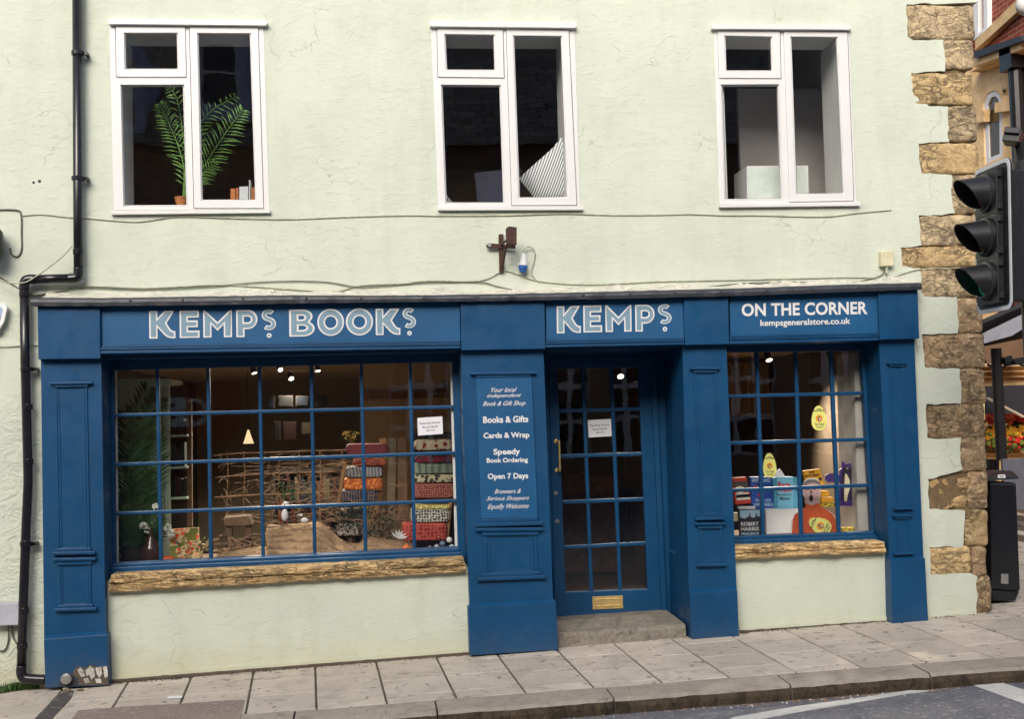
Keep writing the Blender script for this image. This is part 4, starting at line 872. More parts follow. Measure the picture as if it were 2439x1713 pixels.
# rusty bracket
br = thing('iron_bracket', 'rusty cross shaped iron bracket with a wooden block, fixed above the middle pilaster', 'bracket', at(1193, 600, 0))
mb = MB(); mb.pslab([(1188, 558), (1199, 557), (1200, 648), (1190, 649)], -.03, .028); mb.pslab([(1158, 583), (1166, 579), (1228, 585), (1228, 592), (1165, 591), (1158, 588)], -.042, .012); part(mb, 'back_plate', m_rust, br, bevel=.002)
mb = MB(); mb.tube([at(1209, 570, -.20), at(1196, 640, -.03)], .008, 8); mb.tube([at(1194, 583, -.04), at(1209, 570, -.20)], .008, 8); part(mb, 'strut', m_rust, br)
mb = MB(); mb.pslab([(1207, 542), (1212, 539), (1231, 541), (1231, 582), (1208, 582)], -.24, .09); part(mb, 'wooden_block', m_rust, br, bevel=.004)
mb = MB(); q = at(1166, 583, -.05); mb.tube([q, q+Vector((0, .01, 0))], .016, 12); part(mb, 'eye', m_steel, br)
# blue site socket
pl = thing('plug_socket', 'white and blue outdoor plug connector hanging beside the iron bracket', 'plug', at(1246, 648, -.05))
c1 = at(1246, 612, -.05)
Mz = Matrix.Rotation(radians(4), 4, 'Y')
mb = MB(); mb.lathe(at(1246, 632, -.05), [(.031, -.004), (.033, 0), (.033, .012), (.026, .05), (.020, .075), (.012, .09), (.006, .094)], 18, Mz); part(mb, 'white_body', m_white, pl, smooth=True)
mb = MB(); mb.lathe(at(1246, 632, -.05), [(.022, -.055), (.025, -.052), (.028, -.03), (.036, -.028), (.036, -.003), (.033, -.002)], 18, Mz); part(mb, 'blue_socket', plain('blue_plastic', (.02, .10, .35, 1), .35), pl, smooth=False, bevel=.002)
cable('flex_cable', [(1246, 604, -.05), (1249, 594, -.04), (1260, 588, -.03), (1272, 595, -.02), (1274, 612), (1270, 630), (1266, 650), (1274, 664), (1285, 672)], 'pale flex looping up and over beside the blue plug', r=.005)
# junction box
jb = thing('junction_box', 'small cream junction box with a conduit fitting near the sandstone quoins', 'junction box', at(2115, 634, 0))
mb = MB(); mb.pslab([(2098, 598), (2129, 597), (2130, 633), (2099, 634)], -.055, .055); part(mb, 'box', plain('cream_plastic', srgb(206, 200, 168), .5), jb, bevel=.005)
mb = MB(); q = at(2112, 640, -.03); mb.tube([q+Vector((0, 0, .03)), q-Vector((0, 0, .035))], .012, 10); part(mb, 'conduit_fitting', m_cable, jb)
# grey utility box at the left edge
ub = thing('utility_box', 'pale grey utility box low on the wall at the left edge', 'utility box', at(10, 1491, 0))
mb = MB(); mb.pslab([(-45, 1440), (44, 1438), (47, 1490), (-45, 1493)], -.09, .09); part(mb, 'cover', plain('grey_box_paint', srgb(172, 174, 184), .4), ub, bevel=.006)
for pts in ([(20, 1492, -.03), (20, 1525), (14, 1545), (4, 1552), (-10, 1545)], [(28, 1492, -.03), (30, 1515), (37, 1530), (45, 1540)]):
    mb = MB(); mb.tube(smoothpath([at(p[0], p[1], p[2] if len(p) > 2 else -.012) for p in pts], 5), .006, 7); part(mb, 'tail_cable', m_cabled, ub, smooth=True)
# black wall lantern and shop plate of the neighbour, both cut by the left edge
ln = thing('wall_lantern', 'black rounded lantern cut off by the left edge', 'lantern', at(-14, 620, -.05))
mb = MB(); mb.lathe(at(-22, 580, -.12), [(.01, -.16), (.05, -.14), (.085, -.09), (.09, 0), (.085, .08), (.05, .13), (.01, .145)], 20); part(mb, 'body', m_black, ln, smooth=True)
mb = MB(); mb.tube([at(-22, 580, -.12), at(-22, 580, .0)], .02, 10); part(mb, 'arm', m_black, ln)
pl2 = thing('wall_plate_sign', 'white rimmed oval sign plate cut off by the left edge', 'sign', at(-20, 790, -.05))
mb = MB(); mb.pslab([(-70, 720), (-10, 722), (12, 724), (18, 732), (10, 766), (-6, 792), (-70, 800)], -.06, .03); part(mb, 'plate', m_white, pl2, bevel=.006)
mb = MB(); mb.pslab([(-70, 726), (-12, 728), (4, 732), (6, 738), (1, 760), (-12, 784), (-70, 792)], -.063, .003); part(mb, 'panel', plain('pale_blue_panel', srgb(150, 170, 200), .5), pl2)
# weeds at the foot of the pipe
random.seed(21); mb = MB()
for i in range(900):
    x = random.uniform(-30, 104) if random.random() < .5 else random.triangular(-20, 104, 60); yb = lerp(1656, 1634, (x+20)/124); q = atg(x, yb+random.uniform(-10, 3)); q.y = min(q.y, -.01)
    h = random.uniform(.01, .075)*(1 if x > 20 else .75); a = random.random()*6.28; d = Vector((cos(a), sin(a)*.6, 0)); w_ = random.uniform(.004, .011)
    t = q+d*h*.5+Vector((0, 0, h)); n = Vector((-d.y, d.x, .2))*w_; m_ = q+d*h*.3+Vector((0, 0, h*.6))
    mb.add([q, m_+n, t, m_-n], [(0, 1, 2, 3)])
o = mb.build('weeds', plain('weed_green', (.06, .13, .03, 1), .7, .5, 40)); tag(o, 'low green weeds growing at the foot of the wall by the drainpipe', 'weeds'); o['kind'] = 'stuff'

mb = MB(); q = atg(418, 1663, .006); mb.box(q.x-.05, q.y-.02, q.z, q.x+.045, q.y+.02, q.z+.006); o = mb.build('paper_scrap', m_paper); tag(o, 'small white scrap of paper lying on the pavement below the wide window', 'litter')
# ================================================================== INSIDE THE SHOP
def frond(mb, path, n, L, wd, droop=.35, seed=0, spread=1.0, mi=0):
    P_ = smoothpath(path, 6); mb.tube(P_, [lerp(.006, .002, i/(len(P_)-1)) for i in range(len(P_))], 5, mi)
    N = len(P_); rnd = random.Random(seed)
    for i in range(n):
        t = .12+.88*i/(n-1); k = min(N-2, int(t*(N-1))); p = P_[k].lerp(P_[k+1], t*(N-1)-k); d = (P_[k+1]-P_[k]).normalized()
        side0 = d.cross(Vector((0, 1, 0))).normalized()
        for sgn in (-1, 1):
            l = L*(.35+.65*sin(pi*min(1, t*.85+.12)))*rnd.uniform(.85, 1.1)
            dr = (side0*sgn*spread+d*rnd.uniform(.55, .85)+Vector((0, rnd.uniform(-.3, .3), 0))).normalized()
            m = p+dr*l*.5; e = p+dr*l+Vector((0, 0, -droop*l*.35)); nn = d.cross(dr).cross(dr).normalized()*wd+Vector((0, wd*.5, 0))
            mb.add([p, m+nn, e, m-nn], [(0, 1, 2, 3)], mi)
def q3(pts, y): return [at(p[0], p[1], p[2] if len(p) > 2 else y) for p in pts]
# palm behind the upper left window
t = thing('potted_palm', 'bright green fan palm in a terracotta pot behind the upper left window', 'potted plant', at(430, 490, .30))
for k, (pts, n, L) in enumerate([([(436, 470), (438, 400), (420, 335), (398, 285), (380, 248)], 24, .13), ([(440, 470), (470, 420), (505, 365), (545, 305), (578, 262)], 26, .17), ([(440, 465), (462, 380), (470, 310), (505, 262), (560, 230, .5)], 18, .12),
      ([(438, 465), (442, 380), (432, 290), (420, 232), (402, 206, .45)], 14, .10), ([(440, 470), (470, 430), (492, 405), (512, 385)], 12, .09)]):
    mb = MB(); frond(mb, q3(pts, .32), n, L, .006, seed=k); part(mb, 'frond', m_palm2, t)
mb = MB(); b_ = at(432, 491, .31); mb.lathe((b_.x, b_.y, b_.z-.0), [(.035, 0), (.048, .055), (.052, .06), (.052, .07), (.044, .07), (.04, .05)], 16); part(mb, 'pot', m_terra, t)
# books in the upper left window
for x0, x1, yt, c, lb in ((549, 561, 449, srgb(190, 116, 62), 'leftmost small tan book on the upper left window sill'), (562, 569, 447, srgb(160, 96, 50), 'thin brown book second from left on the upper left window sill'), (570, 592, 444, srgb(196, 202, 206), 'wide white book on the upper left window sill'), (593, 597, 428, srgb(180, 186, 190), 'tall thin white book on the upper left window sill'), (598, 610, 446, srgb(150, 92, 56), 'dark tan book at the right end of the upper left window sill')):
    mb = MB(); mb.pbox(x0, yt, x1-.8, 481, .24, .12); o = mb.build('book', plain('book_%d' % x0, c, .7), bevel=.001); tag(o, lb, 'book', 'books on the upper window sill')
# striped cushion in the middle window
mb = MB(); out = [(1236, 425), (1262, 400), (1292, 374), (1318, 350), (1344, 318), (1362, 340), (1366, 400), (1356, 474), (1312, 482), (1276, 476), (1254, 448)]
cx_, cy_ = 1308, 420; rings = 7; o_ = 0; n = len(out)
for f_ in (1, -1):
    vs = []; 
    for r in range(rings+1):
        s_ = 1-r/rings
        for p in out: q = at(cx_+(p[0]-cx_)*s_, cy_+(p[1]-cy_)*s_, .34); q.y += -f_*.075*math.sqrt(max(0, 1-s_**2.6)); vs.append(q)
    fs = [(r*n+i, r*n+(i+1) % n, (r+1)*n+(i+1) % n, (r+1)*n+i) for r in range(rings) for i in range(n)]
    mb.add(vs, fs)
s = NT('ticking_stripe'); wv = s.n('ShaderNodeTexWave', bands_direction='X'); wv.inputs['Scale'].default_value = 16; wv.inputs['Distortion'].default_value = .6; s.l(s.map(rot=(0, radians(-22), 0)), wv.inputs[0])
s.base(s.ramp(wv.outputs['Fac'], [(.35, srgb(112, 120, 136)), (.6, srgb(236, 238, 236))])); s.set(Roughness=.9)
o = mb.build('cushion', s.m, smooth=True); tag(o, 'grey and white striped cushion leaning in the upper middle window', 'cushion')
mb = MB(); mb.pslab([(1057, 452), (1063, 462), (1070, 472), (1084, 486), (1057, 486)], .22, .03); o = mb.build('cushion', s.m, bevel=.006); tag(o, 'pale cushion corner at the bottom left of the upper middle window', 'cushion')
# framed picture leaning at the middle window
mb = MB(); mb.pslab([(1130, 412), (1240, 398), (1240, 486), (1138, 486)], .75, .03); o = mb.build('leaning_canvas', plain('navy_canvas', srgb(44, 48, 74), .6)); tag(o, 'dark navy framed canvas leaning behind the upper middle window', 'picture')
# white cabinet in the right window
t = thing('white_cabinet', 'white box cabinet standing behind the upper right window', 'cabinet', at(1778, 477, .36))
mb = MB(); mb.pslab([(1778.6, 395), (1925, 394), (1927, 490), (1780, 492)], .36, .36); part(mb, 'carcass', m_white, t, bevel=.003)
mb = MB(); mb.pslab([(1781, 398), (1922, 397), (1924, 488), (1783, 489)], .353, .006); part(mb, 'door', plain('pale_green_white', srgb(214, 224, 216), .5), t, bevel=.001)
# --- lamps inside
m_lit = emit('lit_lamp', (1, .80, .52, 1), 9.0)
def spot(px, py, y, label, tilt=(-.25, -.35), r=.026, L=.10, power=16):
    q = at(px, py, y); t = thing('track_spotlight', label, 'spotlight', q, 'spotlights under the shop ceiling')
    d = Vector((tilt[0], tilt[1], -1)).normalized(); Mr = d.to_track_quat('Z', 'Y').to_matrix()
    mb = MB(); mb.lathe(q-d*L, [(.012, 0), (r*.8, .008), (r, L*.5), (r, L)], 16, Mr); part(mb, 'shade', m_black, t)
    mb = MB(); mb.tube([q-d*L*.8, (q.x-d.x*L, q.y-d.y*L, 2.215)], .007, 6); part(mb, 'stem', m_black, t)
    mb = MB(); mb.lathe(q-d*.006, [(.0, 0), (r*.86, .001), (r*.86, .008)], 16, Mr); part(mb, 'lit_bulb', m_lit, t)
    l = bpy.data.lights.new('spot_glow', 'SPOT'); l.energy = power*5.5; l.color = (1, .87, .68); l.spot_size = radians(105); l.spot_blend = .9; l.shadow_soft_size = .05
    lo = bpy.data.objects.new('spot_glow', l); C.objects.link(lo); lo.parent = t; lo.location = d*.02; lo.rotation_euler = (Vector((q.x+d.x*.5, 1.1, .4))-q).to_track_quat('-Z', 'Y').to_euler() if y < 3 else Vector((0, .4, -1)).to_track_quat('-Z', 'Y').to_euler()
spot(606, 889, 2.1, 'black ceiling spotlight at the left, third pane column of the wide window', (.3, -.2), power=10)
spot(668, 881, 2.6, 'lit ceiling spotlight seen through the fourth pane column of the wide window', (.5, -.9), power=40)
spot(694, 902, 4.4, 'small far spotlight just right of the lit one in the wide window', (.4, -.9), .03, .09, 32)
spot(757, 884, 2.0, 'black ceiling spotlight in the fifth pane column of the wide window', (.15, -.25), power=14)
spot(1832, 858, 2.2, 'large lit spotlight in the second pane column of the right window', (.1, -.5), .034, .12, 60)
spot(1889, 857, 3.2, 'smaller lit spotlight beside a glazing bar in the right window', (-.1, -.5), .03, .12, 30)
spot(1478, 897, 2.4, 'round lit lamp seen through the top right pane of the door', (0, -.9), .035, .07, 12)
def pendant(px, py, y, label, w=.11):
    q = at(px, py, y); t = thing('pendant_lamp', label, 'lamp', q); mb = MB(); mb.lathe(q, [(w, 0), (w*.85, .02), (w*.25, .12), (.01, .14)], 20); part(mb, 'lamp_shade', emit('glowing_shade_%d' % px, (1, .72, .4, 1), .7), t, smooth=True)
    mb = MB(); mb.tube([q+Vector((0, 0, .13)), (q.x, q.y, 2.21)], .004, 5); part(mb, 'flex', m_black, t)
pendant(592, 1057, 3.4, 'white cone table lamp glowing deep in the shop behind the wide window', .055)
pendant(2013, 1026, 2.6, 'yellow glowing bowl lamp hanging in the right window', .085)
t = thing('fairy_lights', 'tangle of tiny warm fairy lights hung deep in the right window', 'fairy lights', at(1975, 940, 2.0)); mb = MB(); random.seed(3); wires = MB(); prev = None
for i in range(16):
    q = at(random.uniform(1955, 2032), random.uniform(905, 985), 2.0+random.uniform(-.1, .3)); mb.ball(q, .008, n=8)
    if prev is not None: wires.tube([prev, (prev+q)/2-Vector((0, 0, .05)), q], .002, 4)
    prev = q
part(mb, 'bulbs', emit('fairy_glow', (1, .75, .4, 1), 5), t); part(wires, 'wire', m_black, t)
# --- back wall shelving, books and pictures (shop depth)
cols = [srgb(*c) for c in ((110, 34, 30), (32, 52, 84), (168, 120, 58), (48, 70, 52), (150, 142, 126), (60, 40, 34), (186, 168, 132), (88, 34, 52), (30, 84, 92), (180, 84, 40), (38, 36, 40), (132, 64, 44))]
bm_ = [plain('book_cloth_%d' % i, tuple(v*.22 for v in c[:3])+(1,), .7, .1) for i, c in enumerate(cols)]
def bookcase(x0, x1, y, z0, shelves, h, label, mat=m_dark, fill=.92, seed=1, depth=.28):
    t = thing('bookcase', label, 'bookcase', (x0, y, z0)); mb = MB(); top = z0+h*shelves
    mb.box(x0, y, z0, x0+.03, y+depth, top); mb.box(x1-.03, y, z0, x1, y+depth, top); mb.box(x0+.031, y+depth-.02, z0, x1-.031, y+depth, top-.001)
    part(mb, 'carcass', mat, t)
    for k in range(shelves+1):
        mb = MB(); z = z0+k*h; mb.box(x0+.031, y+.004, z-.012, x1-.031, y+depth-.021, z+.012); part(mb, 'shelf', mat, t)
    rnd = random.Random(seed); rows = [MB() for _ in bm_]
    for k in range(shelves):
        x = x0+.04
        while x < x1-.09:
            if rnd.random() > fill: x += rnd.uniform(.05, .15); continue
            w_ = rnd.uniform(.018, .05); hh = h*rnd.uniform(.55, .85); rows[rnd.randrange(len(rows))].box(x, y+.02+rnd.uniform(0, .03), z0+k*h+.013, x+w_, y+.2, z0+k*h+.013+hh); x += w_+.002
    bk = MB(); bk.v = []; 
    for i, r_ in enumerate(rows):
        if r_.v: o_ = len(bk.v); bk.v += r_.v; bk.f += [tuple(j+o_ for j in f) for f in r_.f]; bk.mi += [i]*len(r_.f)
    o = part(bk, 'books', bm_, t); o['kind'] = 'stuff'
    return t
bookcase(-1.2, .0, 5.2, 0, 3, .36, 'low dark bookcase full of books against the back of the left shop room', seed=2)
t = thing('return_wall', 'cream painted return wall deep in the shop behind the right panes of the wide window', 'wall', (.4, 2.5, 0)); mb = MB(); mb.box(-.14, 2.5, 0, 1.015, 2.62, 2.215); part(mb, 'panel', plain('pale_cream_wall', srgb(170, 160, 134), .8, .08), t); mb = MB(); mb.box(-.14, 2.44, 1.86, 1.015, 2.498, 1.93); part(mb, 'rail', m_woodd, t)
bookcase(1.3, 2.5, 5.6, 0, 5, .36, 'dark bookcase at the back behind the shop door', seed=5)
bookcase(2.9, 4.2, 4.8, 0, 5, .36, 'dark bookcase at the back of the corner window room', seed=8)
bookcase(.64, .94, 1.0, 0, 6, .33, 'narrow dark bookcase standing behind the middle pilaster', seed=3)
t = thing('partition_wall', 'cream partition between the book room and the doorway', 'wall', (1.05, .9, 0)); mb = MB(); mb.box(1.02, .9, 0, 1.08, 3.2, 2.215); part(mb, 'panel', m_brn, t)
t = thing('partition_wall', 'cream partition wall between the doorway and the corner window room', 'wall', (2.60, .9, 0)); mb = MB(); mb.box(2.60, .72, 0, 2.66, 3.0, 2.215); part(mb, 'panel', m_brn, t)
mb = MB(); mb.box(1.2, 3.4, 0, 2.5, 4.0, .95); mb.box(1.15, 3.35, .951, 2.55, 4.05, 1.0); o = mb.build('sales_counter', m_woodd, bevel=.004); tag(o, 'dark wooden counter seen dimly through the shop door', 'counter')
# pictures and shelf goods on the left of the shop
random.seed(12)
for i, (x0, x1, y0, y1) in enumerate([(635, 655, 942, 972), (662, 698, 942, 970), (704, 736, 943, 968), (752, 780, 941, 968), (652, 668, 1003, 1050), (674, 706, 1004, 1050), (718, 742, 1006, 1036)]):
    t = thing('framed_print', 'small dark framed print on the shelf wall, number %s of the row from the left' % ('one two three four five six seven'.split()[i]) if 0 else ('small dark print in the %s row, %s' % (('upper', 'far left'), ('upper', 'second from left'), ('upper', 'third from left'), ('upper', 'far right'), ('lower', 'left'), ('lower', 'middle'), ('lower', 'right'))[i]), 'picture', at(x0, y1, 4.4), 'framed prints in the wide window')
    mb = MB(); mb.pbox(x0, y0, x1, y1, 4.4, .02); part(mb, 'frame', m_dark, t)
    mb = MB(); mb.pbox(x0+2.5, y0+2.5, x1-2.5, y1-2.5, 4.395, .004); part(mb, 'print', [bm_[1], bm_[10], bm_[1], bm_[1], bm_[5], bm_[11], bm_[6]][i], t)
# --- left window display
zs = .60
mb = MB(); mb.box(-2.2, .28, zs-.05, .62, 1.05, zs); o = mb.build('display_platform', m_woodd); tag(o, 'low wooden display platform just inside the wide window', 'display platform')
mb = MB(); mb.box(2.75, .28, zs+.0, 4.05, .85, zs+.045); o = mb.build('display_platform', m_woodd); tag(o, 'low wooden display platform just inside the right window', 'display platform')
# sage green corner cupboard
t = thing('sage_cupboard', 'pale sage green cupboard with cornice and open shelves at the left of the wide window', 'cupboard', at(277, 1330, 1.0))
mb = MB(); mb.pslab([(240, 916), (388, 916), (392, 1345), (240, 1345)], 1.0, .5); part(mb, 'side_panel', m_sage, t)
mb = MB(); mb.pslab([(236, 902), (408, 902), (409, 917), (236, 917)], .95, .6); part(mb, 'cornice', m_sage, t, bevel=.01)
mb = MB(); mb.pslab([(389, 918), (403, 918), (406, 1345), (393, 1345)], .99, .04); part(mb, 'post', m_sage, t, bevel=.003)
mb = MB(); mb.pslab([(444, 950), (456, 950), (458, 1300), (446, 1300)], 1.2, .04); part(mb, 'post', m_woodd, t)
for y0 in (1037, 1113, 1186):
    mb = MB(); mb.pslab([(404, y0), (446, y0-2), (446, y0+3), (404, y0+5)], 1.1, .3); part(mb, 'shelf', m_sage, t)
for j, (y1, h) in enumerate(((1036, 42), (1112, 58), (1185, 52))):
    x = 406; 
    while x < 440:
        w_ = random.uniform(5, 9); hh = h*random.uniform(.7, 1); mb = MB(); mb.pbox(x, y1-hh, x+w_-.8, y1, 1.2, .15); o = mb.build('book', random.choice([bm_[0], bm_[5], bm_[7], bm_[3], bm_[10]])); tag(o, 'dim dark book spine on the sage cupboard shelves', 'book', 'books on the sage cupboard'); x += w_
mb = MB(); mb.pslab([(404, 918), (444, 918), (446, 1330), (406, 1330)], 1.36, .02); o = part(mb, 'back_panel', m_dark, t)
# red banner board reflected text side room
# dark palm at the left of the window
t = thing('large_palm', 'tall dark green artificial palm filling the left end of the wide window', 'plant', at(318, 1335, .6))
for k, (pts, L) in enumerate([([(318, 1330), (312, 1240), (306, 1140), (318, 1020), (352, 930)], .24), ([(318, 1320), (300, 1240), (296, 1150), (300, 1070), (296, 985)], .22), ([(320, 1325), (335, 1260), (348, 1190), (362, 1110), (372, 1030)], .22),
       ([(316, 1325), (296, 1290), (284, 1240), (280, 1180)], .2), ([(322, 1330), (340, 1300), (358, 1268), (370, 1235)], .17), ([(318, 1325), (318, 1270), (330, 1200), (345, 1130)], .22), ([(316, 1330), (308, 1290), (300, 1262), (286, 1240)], .2), ([(318, 1200), (325, 1100), (345, 1010), (380, 950)], .2)]):
    mb = MB(); frond(mb, q3(pts, .50+.05*(k % 3)), 42, L, .010, seed=k+10, droop=.1, spread=.8); part(mb, 'frond', m_palm, t)
mb = MB(); b_ = at(318, 1338, .55); mb.lathe(b_, [(.07, 0), (.09, .02), (.095, .12), (.085, .12)], 18); part(mb, 'pot', m_dark, t)
# vase and white flowers
t = thing('brown_vase', 'dark brown bottle vase standing beside the palm', 'vase', at(360, 1340, .42)); mb = MB()
c = at(360, 1338, .42); mb.lathe(c, [(.045, 0), (.07, .02), (.078, .06), (.06, .12), (.028, .18), (.018, .25), (.022, .27), (.014, .27)], 24); part(mb, 'body', plain('brown_glaze', srgb(62, 42, 34), .15), t, smooth=True)
t = thing('white_flowers', 'white hydrangea stems standing in the brown vase', 'flowers', at(366, 1250, .42))
for (x, y) in ((341, 1254), (352, 1264), (399, 1258), (408, 1272), (372, 1208)):
    mb = MB(); c = at(x, y, .42); random.seed(x)
    for i in range(16): v = Vector((random.gauss(0, 1), random.gauss(0, 1), random.gauss(0, 1))).normalized()*.022; mb.ball(c+v, .011, n=8, jit=.4)
    part(mb, 'bloom', plain('petal_white', (.72, .74, .66, 1), .7), t)
    mb = MB(); mb.tube(smoothpath([c, (c+at(362, 1255, .42))/2+Vector((0, 0, .02)), at(362, 1262, .42)], 4), .003, 5); part(mb, 'stem', m_palm, t)
mb = MB(); random.seed(8)
for i in range(14): c = at(random.uniform(358, 392), random.uniform(1225, 1250), .42); d = Vector((random.uniform(-1, 1), random.uniform(-.4, .2), random.uniform(0, 1)))*.05; n_ = Vector((0, 0, 1)).cross(d).normalized()*.012; mb.add([c, c+d*.5+n_, c+d, c+d*.5-n_], [(0, 1, 2, 3)])
part(mb, 'leaves', m_palm, t)
# floral board, pumpkin, dried leaves
m_fl = mk_pattern('floral_print', srgb(226, 200, 150), srgb(236, 90, 40), 'cell', 26, .42, third=srgb(120, 122, 46))
mb = MB(); mb.pslab([(404, 1262), (473, 1257), (477, 1334), (406, 1338)], .48, .03); o = mb.build('floral_box', m_fl, bevel=.002); tag(o, 'orange and cream flower patterned box near the left end of the wide window', 'box')
t = thing('pumpkin', 'small orange pumpkin on the display floor below the floral box', 'pumpkin', at(402, 1343, .36)); mb = MB(); c = at(402, 1333, .36)
for i in range(9): a = i*2*pi/9; mb.ball(c+Vector((cos(a)*.020, sin(a)*.020, 0)), .022, .022, .026, n=8)
part(mb, 'flesh', plain('pumpkin_skin', srgb(244, 104, 42), .45), t, smooth=True); mb = MB(); mb.tube([c+Vector((0, 0, .02)), c+Vector((.004, 0, .04))], .004, 6); part(mb, 'stalk', m_twig, t)
m_dry = plain('dried_leaf', srgb(216, 200, 144), .8, .3, 20)
t = thing('dried_leaves', 'bunch of dried cream and olive leaves lying beside the floral box', 'dried leaves', at(470, 1335, .38)); random.seed(17)
for i in range(34):
    c = at(random.uniform(430, 512), random.uniform(1283, 1334), .38+random.uniform(0, .08)); a = random.uniform(-.3, pi+.3); d = Vector((cos(a), random.uniform(-.4, .4), abs(sin(a))))*random.uniform(.035, .06); n_ = d.cross(Vector((0, 1, .3))).normalized()*.012
    mb = MB(); up = Vector((0, -.006, 0)); mb.add([c, c+d*.5+n_, c+d, c+d*.5-n_, c+d*.5+up], [(0, 1, 4), (1, 2, 4), (2, 3, 4), (3, 0, 4)]); part(mb, 'leaf', [m_dry, plain('olive_leaf', srgb(108, 108, 62), .7), m_burlap][i % 3], t)
# wooden stool and roots
t = thing('rustic_stool', 'dark rough timber stool standing in the wide window', 'stool', at(575, 1312, .62))
mb = MB(); mb.pslab([(532, 1234), (592, 1230), (600, 1252), (536, 1254)], .55, .22); part(mb, 'seat', m_woodd, t, bevel=.006)
for x0 in (538, 584): mb = MB(); mb.pslab([(x0, 1254), (x0+15, 1254), (x0+14, 1326), (x0-1, 1326)], .58, .06); part(mb, 'leg', m_woodd, t, bevel=.005)
mb = MB(); random.seed(2)
for i in range(12):
    p = [at(random.uniform(505, 630), random.uniform(1275, 1325), .5+random.uniform(0, .1)) for _ in range(4)]; p.sort(key=lambda v: v.x); mb.tube(smoothpath(p, 5), [lerp(.014, .005, k/15) for k in range(16)], 6)
o = mb.build('driftwood', m_twig, smooth=True); tag(o, 'twisted driftwood roots under and around the rough stool', 'driftwood')
# burlap: heightfield ridge along the window
def drape(top, bot, y0, y1, name, label, seed, amp=.045):
    mb = MB(); n = 90; R_ = 14; rows = []
    for i in range(n+1):
        t = i/n; X = lerp(top[0][0], top[-1][0], t)
        def iy(L):
            for a, b in zip(L, L[1:]):
                if a[0] <= X <= b[0]: return lerp(a[1], b[1], (X-a[0])/(b[0]-a[0]))
            return L[-1][1]
        a = at(X, iy(bot), y0); b = at(X, iy(top), y0+.10); row = []
        for r in range(R_+1):
            s_ = r/R_; y = lerp(y0, y1, s_); h = a.z+(b.z-a.z)*min(1, sin(min(1, s_*2.2)*pi/2))*(1 if s_ < .6 else 1-(s_-.6)*1.2)
            q = Vector((X*.012+h*3, s_*3, seed)); d = noise.fractal(q*1.4, 1, 2, 3); fold = noise.noise(Vector((X*.035+s_*3.2, h*9+seed, 1)))*2.4
            row.append(Vector((a.x+d*.015, y+fold*amp*.5*(1-s_)+d*amp, h+d*amp*.35)))
        rows.append(row)
    for i in range(n):
        for r in range(R_): mb.add([rows[i][r], rows[i+1][r], rows[i+1][r+1], rows[i][r+1]], [(0, 1, 2, 3)])
    o = mb.build(name, m_burlap, smooth=True); sm = o.modifiers.new('thick', 'SOLIDIFY'); sm.thickness = .003
    tag(o, label, 'burlap cloth'); return o
drape([(632, 1256), (690, 1252), (758, 1251), (780, 1262), (800, 1284), (822, 1300), (850, 1302), (880, 1284), (920, 1290), (960, 1298), (990, 1306)], [(632, 1332), (760, 1326), (870, 1318), (990, 1312)], .34, .75, 'burlap_cloth', 'brown burlap cloth draped over a box and trailing right in the wide window', 4)
drape([(508, 1328), (540, 1316), (580, 1309), (622, 1305), (632, 1310)], [(508, 1338), (632, 1333)], .34, .7, 'burlap_cloth', 'low heap of burlap cloth in front of the rough stool', 9, .015)
# owl ornament
t = thing('owl_ornament', 'white breasted owl ornament with brown wings perched above the burlap', 'ornament', at(678, 1252, .5))
mb = MB(); c = at(678, 1228, .5); mb.ball(c, .028, .026, .048, n=12); part(mb, 'body', m_white, t, smooth=True)
mb = MB(); c2 = at(680, 1203, .49); mb.ball(c2, .030, .028, .026, n=12); part(mb, 'head', m_white, t, smooth=True)
mb = MB(); mb.ball(at(672, 1200, .505), .026, .026, .030, n=12); mb.ball(at(668, 1230, .515), .022, .03, .05, n=12); part(mb, 'brown_feathers', plain('brown_feather', srgb(120, 66, 34), .7), t, smooth=True)
mb = MB(); [mb.ball(at(x, 1202, .458), .0055, n=8) for x in (678, 690)]; part(mb, 'eyes', m_ink, t)
mb = MB(); [mb.tube([at(x, 1241, .5), at(x, 1250, .48), at(x-5, 1251, .47)], .004, 6) for x in (672, 684)]; part(mb, 'feet', plain('red_feet', srgb(150, 70, 50), .5), t)
mb = MB(); c = at(725, 1240, .52); mb.ball(c, .03, .02, .02, n=12); mb.ball(at(717, 1228, .5), .013, n=12); mb.tube([at(712, 1226, .5), at(706, 1229, .49)], [.005, .001], 6); o = mb.build('bird_ornament', m_white, smooth=True); tag(o, 'small white bird ornament just right of the owl', 'ornament')
# foliage behind owl
def sprig(name, x0, x1, y0, y1, y, n, mat, label, seed, l=.035):
    rnd = random.Random(seed); mb = MB()
    for i in range(n):
        c = at(rnd.uniform(x0, x1), rnd.uniform(y0, y1), y+rnd.uniform(-.05, .05)); d = Vector((rnd.uniform(-1, 1), rnd.uniform(-1, 1), rnd.uniform(-.6, 1))).normalized()*l*rnd.uniform(.6, 1.3); n_ = d.cross(Vector((rnd.uniform(-1, 1), 1, .3))).normalized()*l*.28
        mb.add([c, c+d*.5+n_, c+d, c+d*.5-n_], [(0, 1, 2, 3)])
    for i in range(max(2, n//20)): mb.tube([at(rnd.uniform(x0, x1), y1+8, y), at(rnd.uniform(x0, x1), y0, y)], .003, 4)
    o = mb.build(name, mat); tag(o, label, 'foliage'); return o
sprig('dark_sprig', 670, 705, 1150, 1195, .8, 60, m_palm, 'dark green leafy sprig standing behind the owl ornament', 1)
sprig('dark_sprig', 795, 860, 1200, 1265, .75, 130, plain('dull_leaf', srgb(58, 62, 44), .8, .4), 'dull green foliage under the stacked fabrics in the wide window', 2)
sprig('dark_sprig', 868, 935, 1205, 1280, .7, 130, MAT['dull_leaf'], 'dull green foliage beside the leaning planks in the wide window', 3)
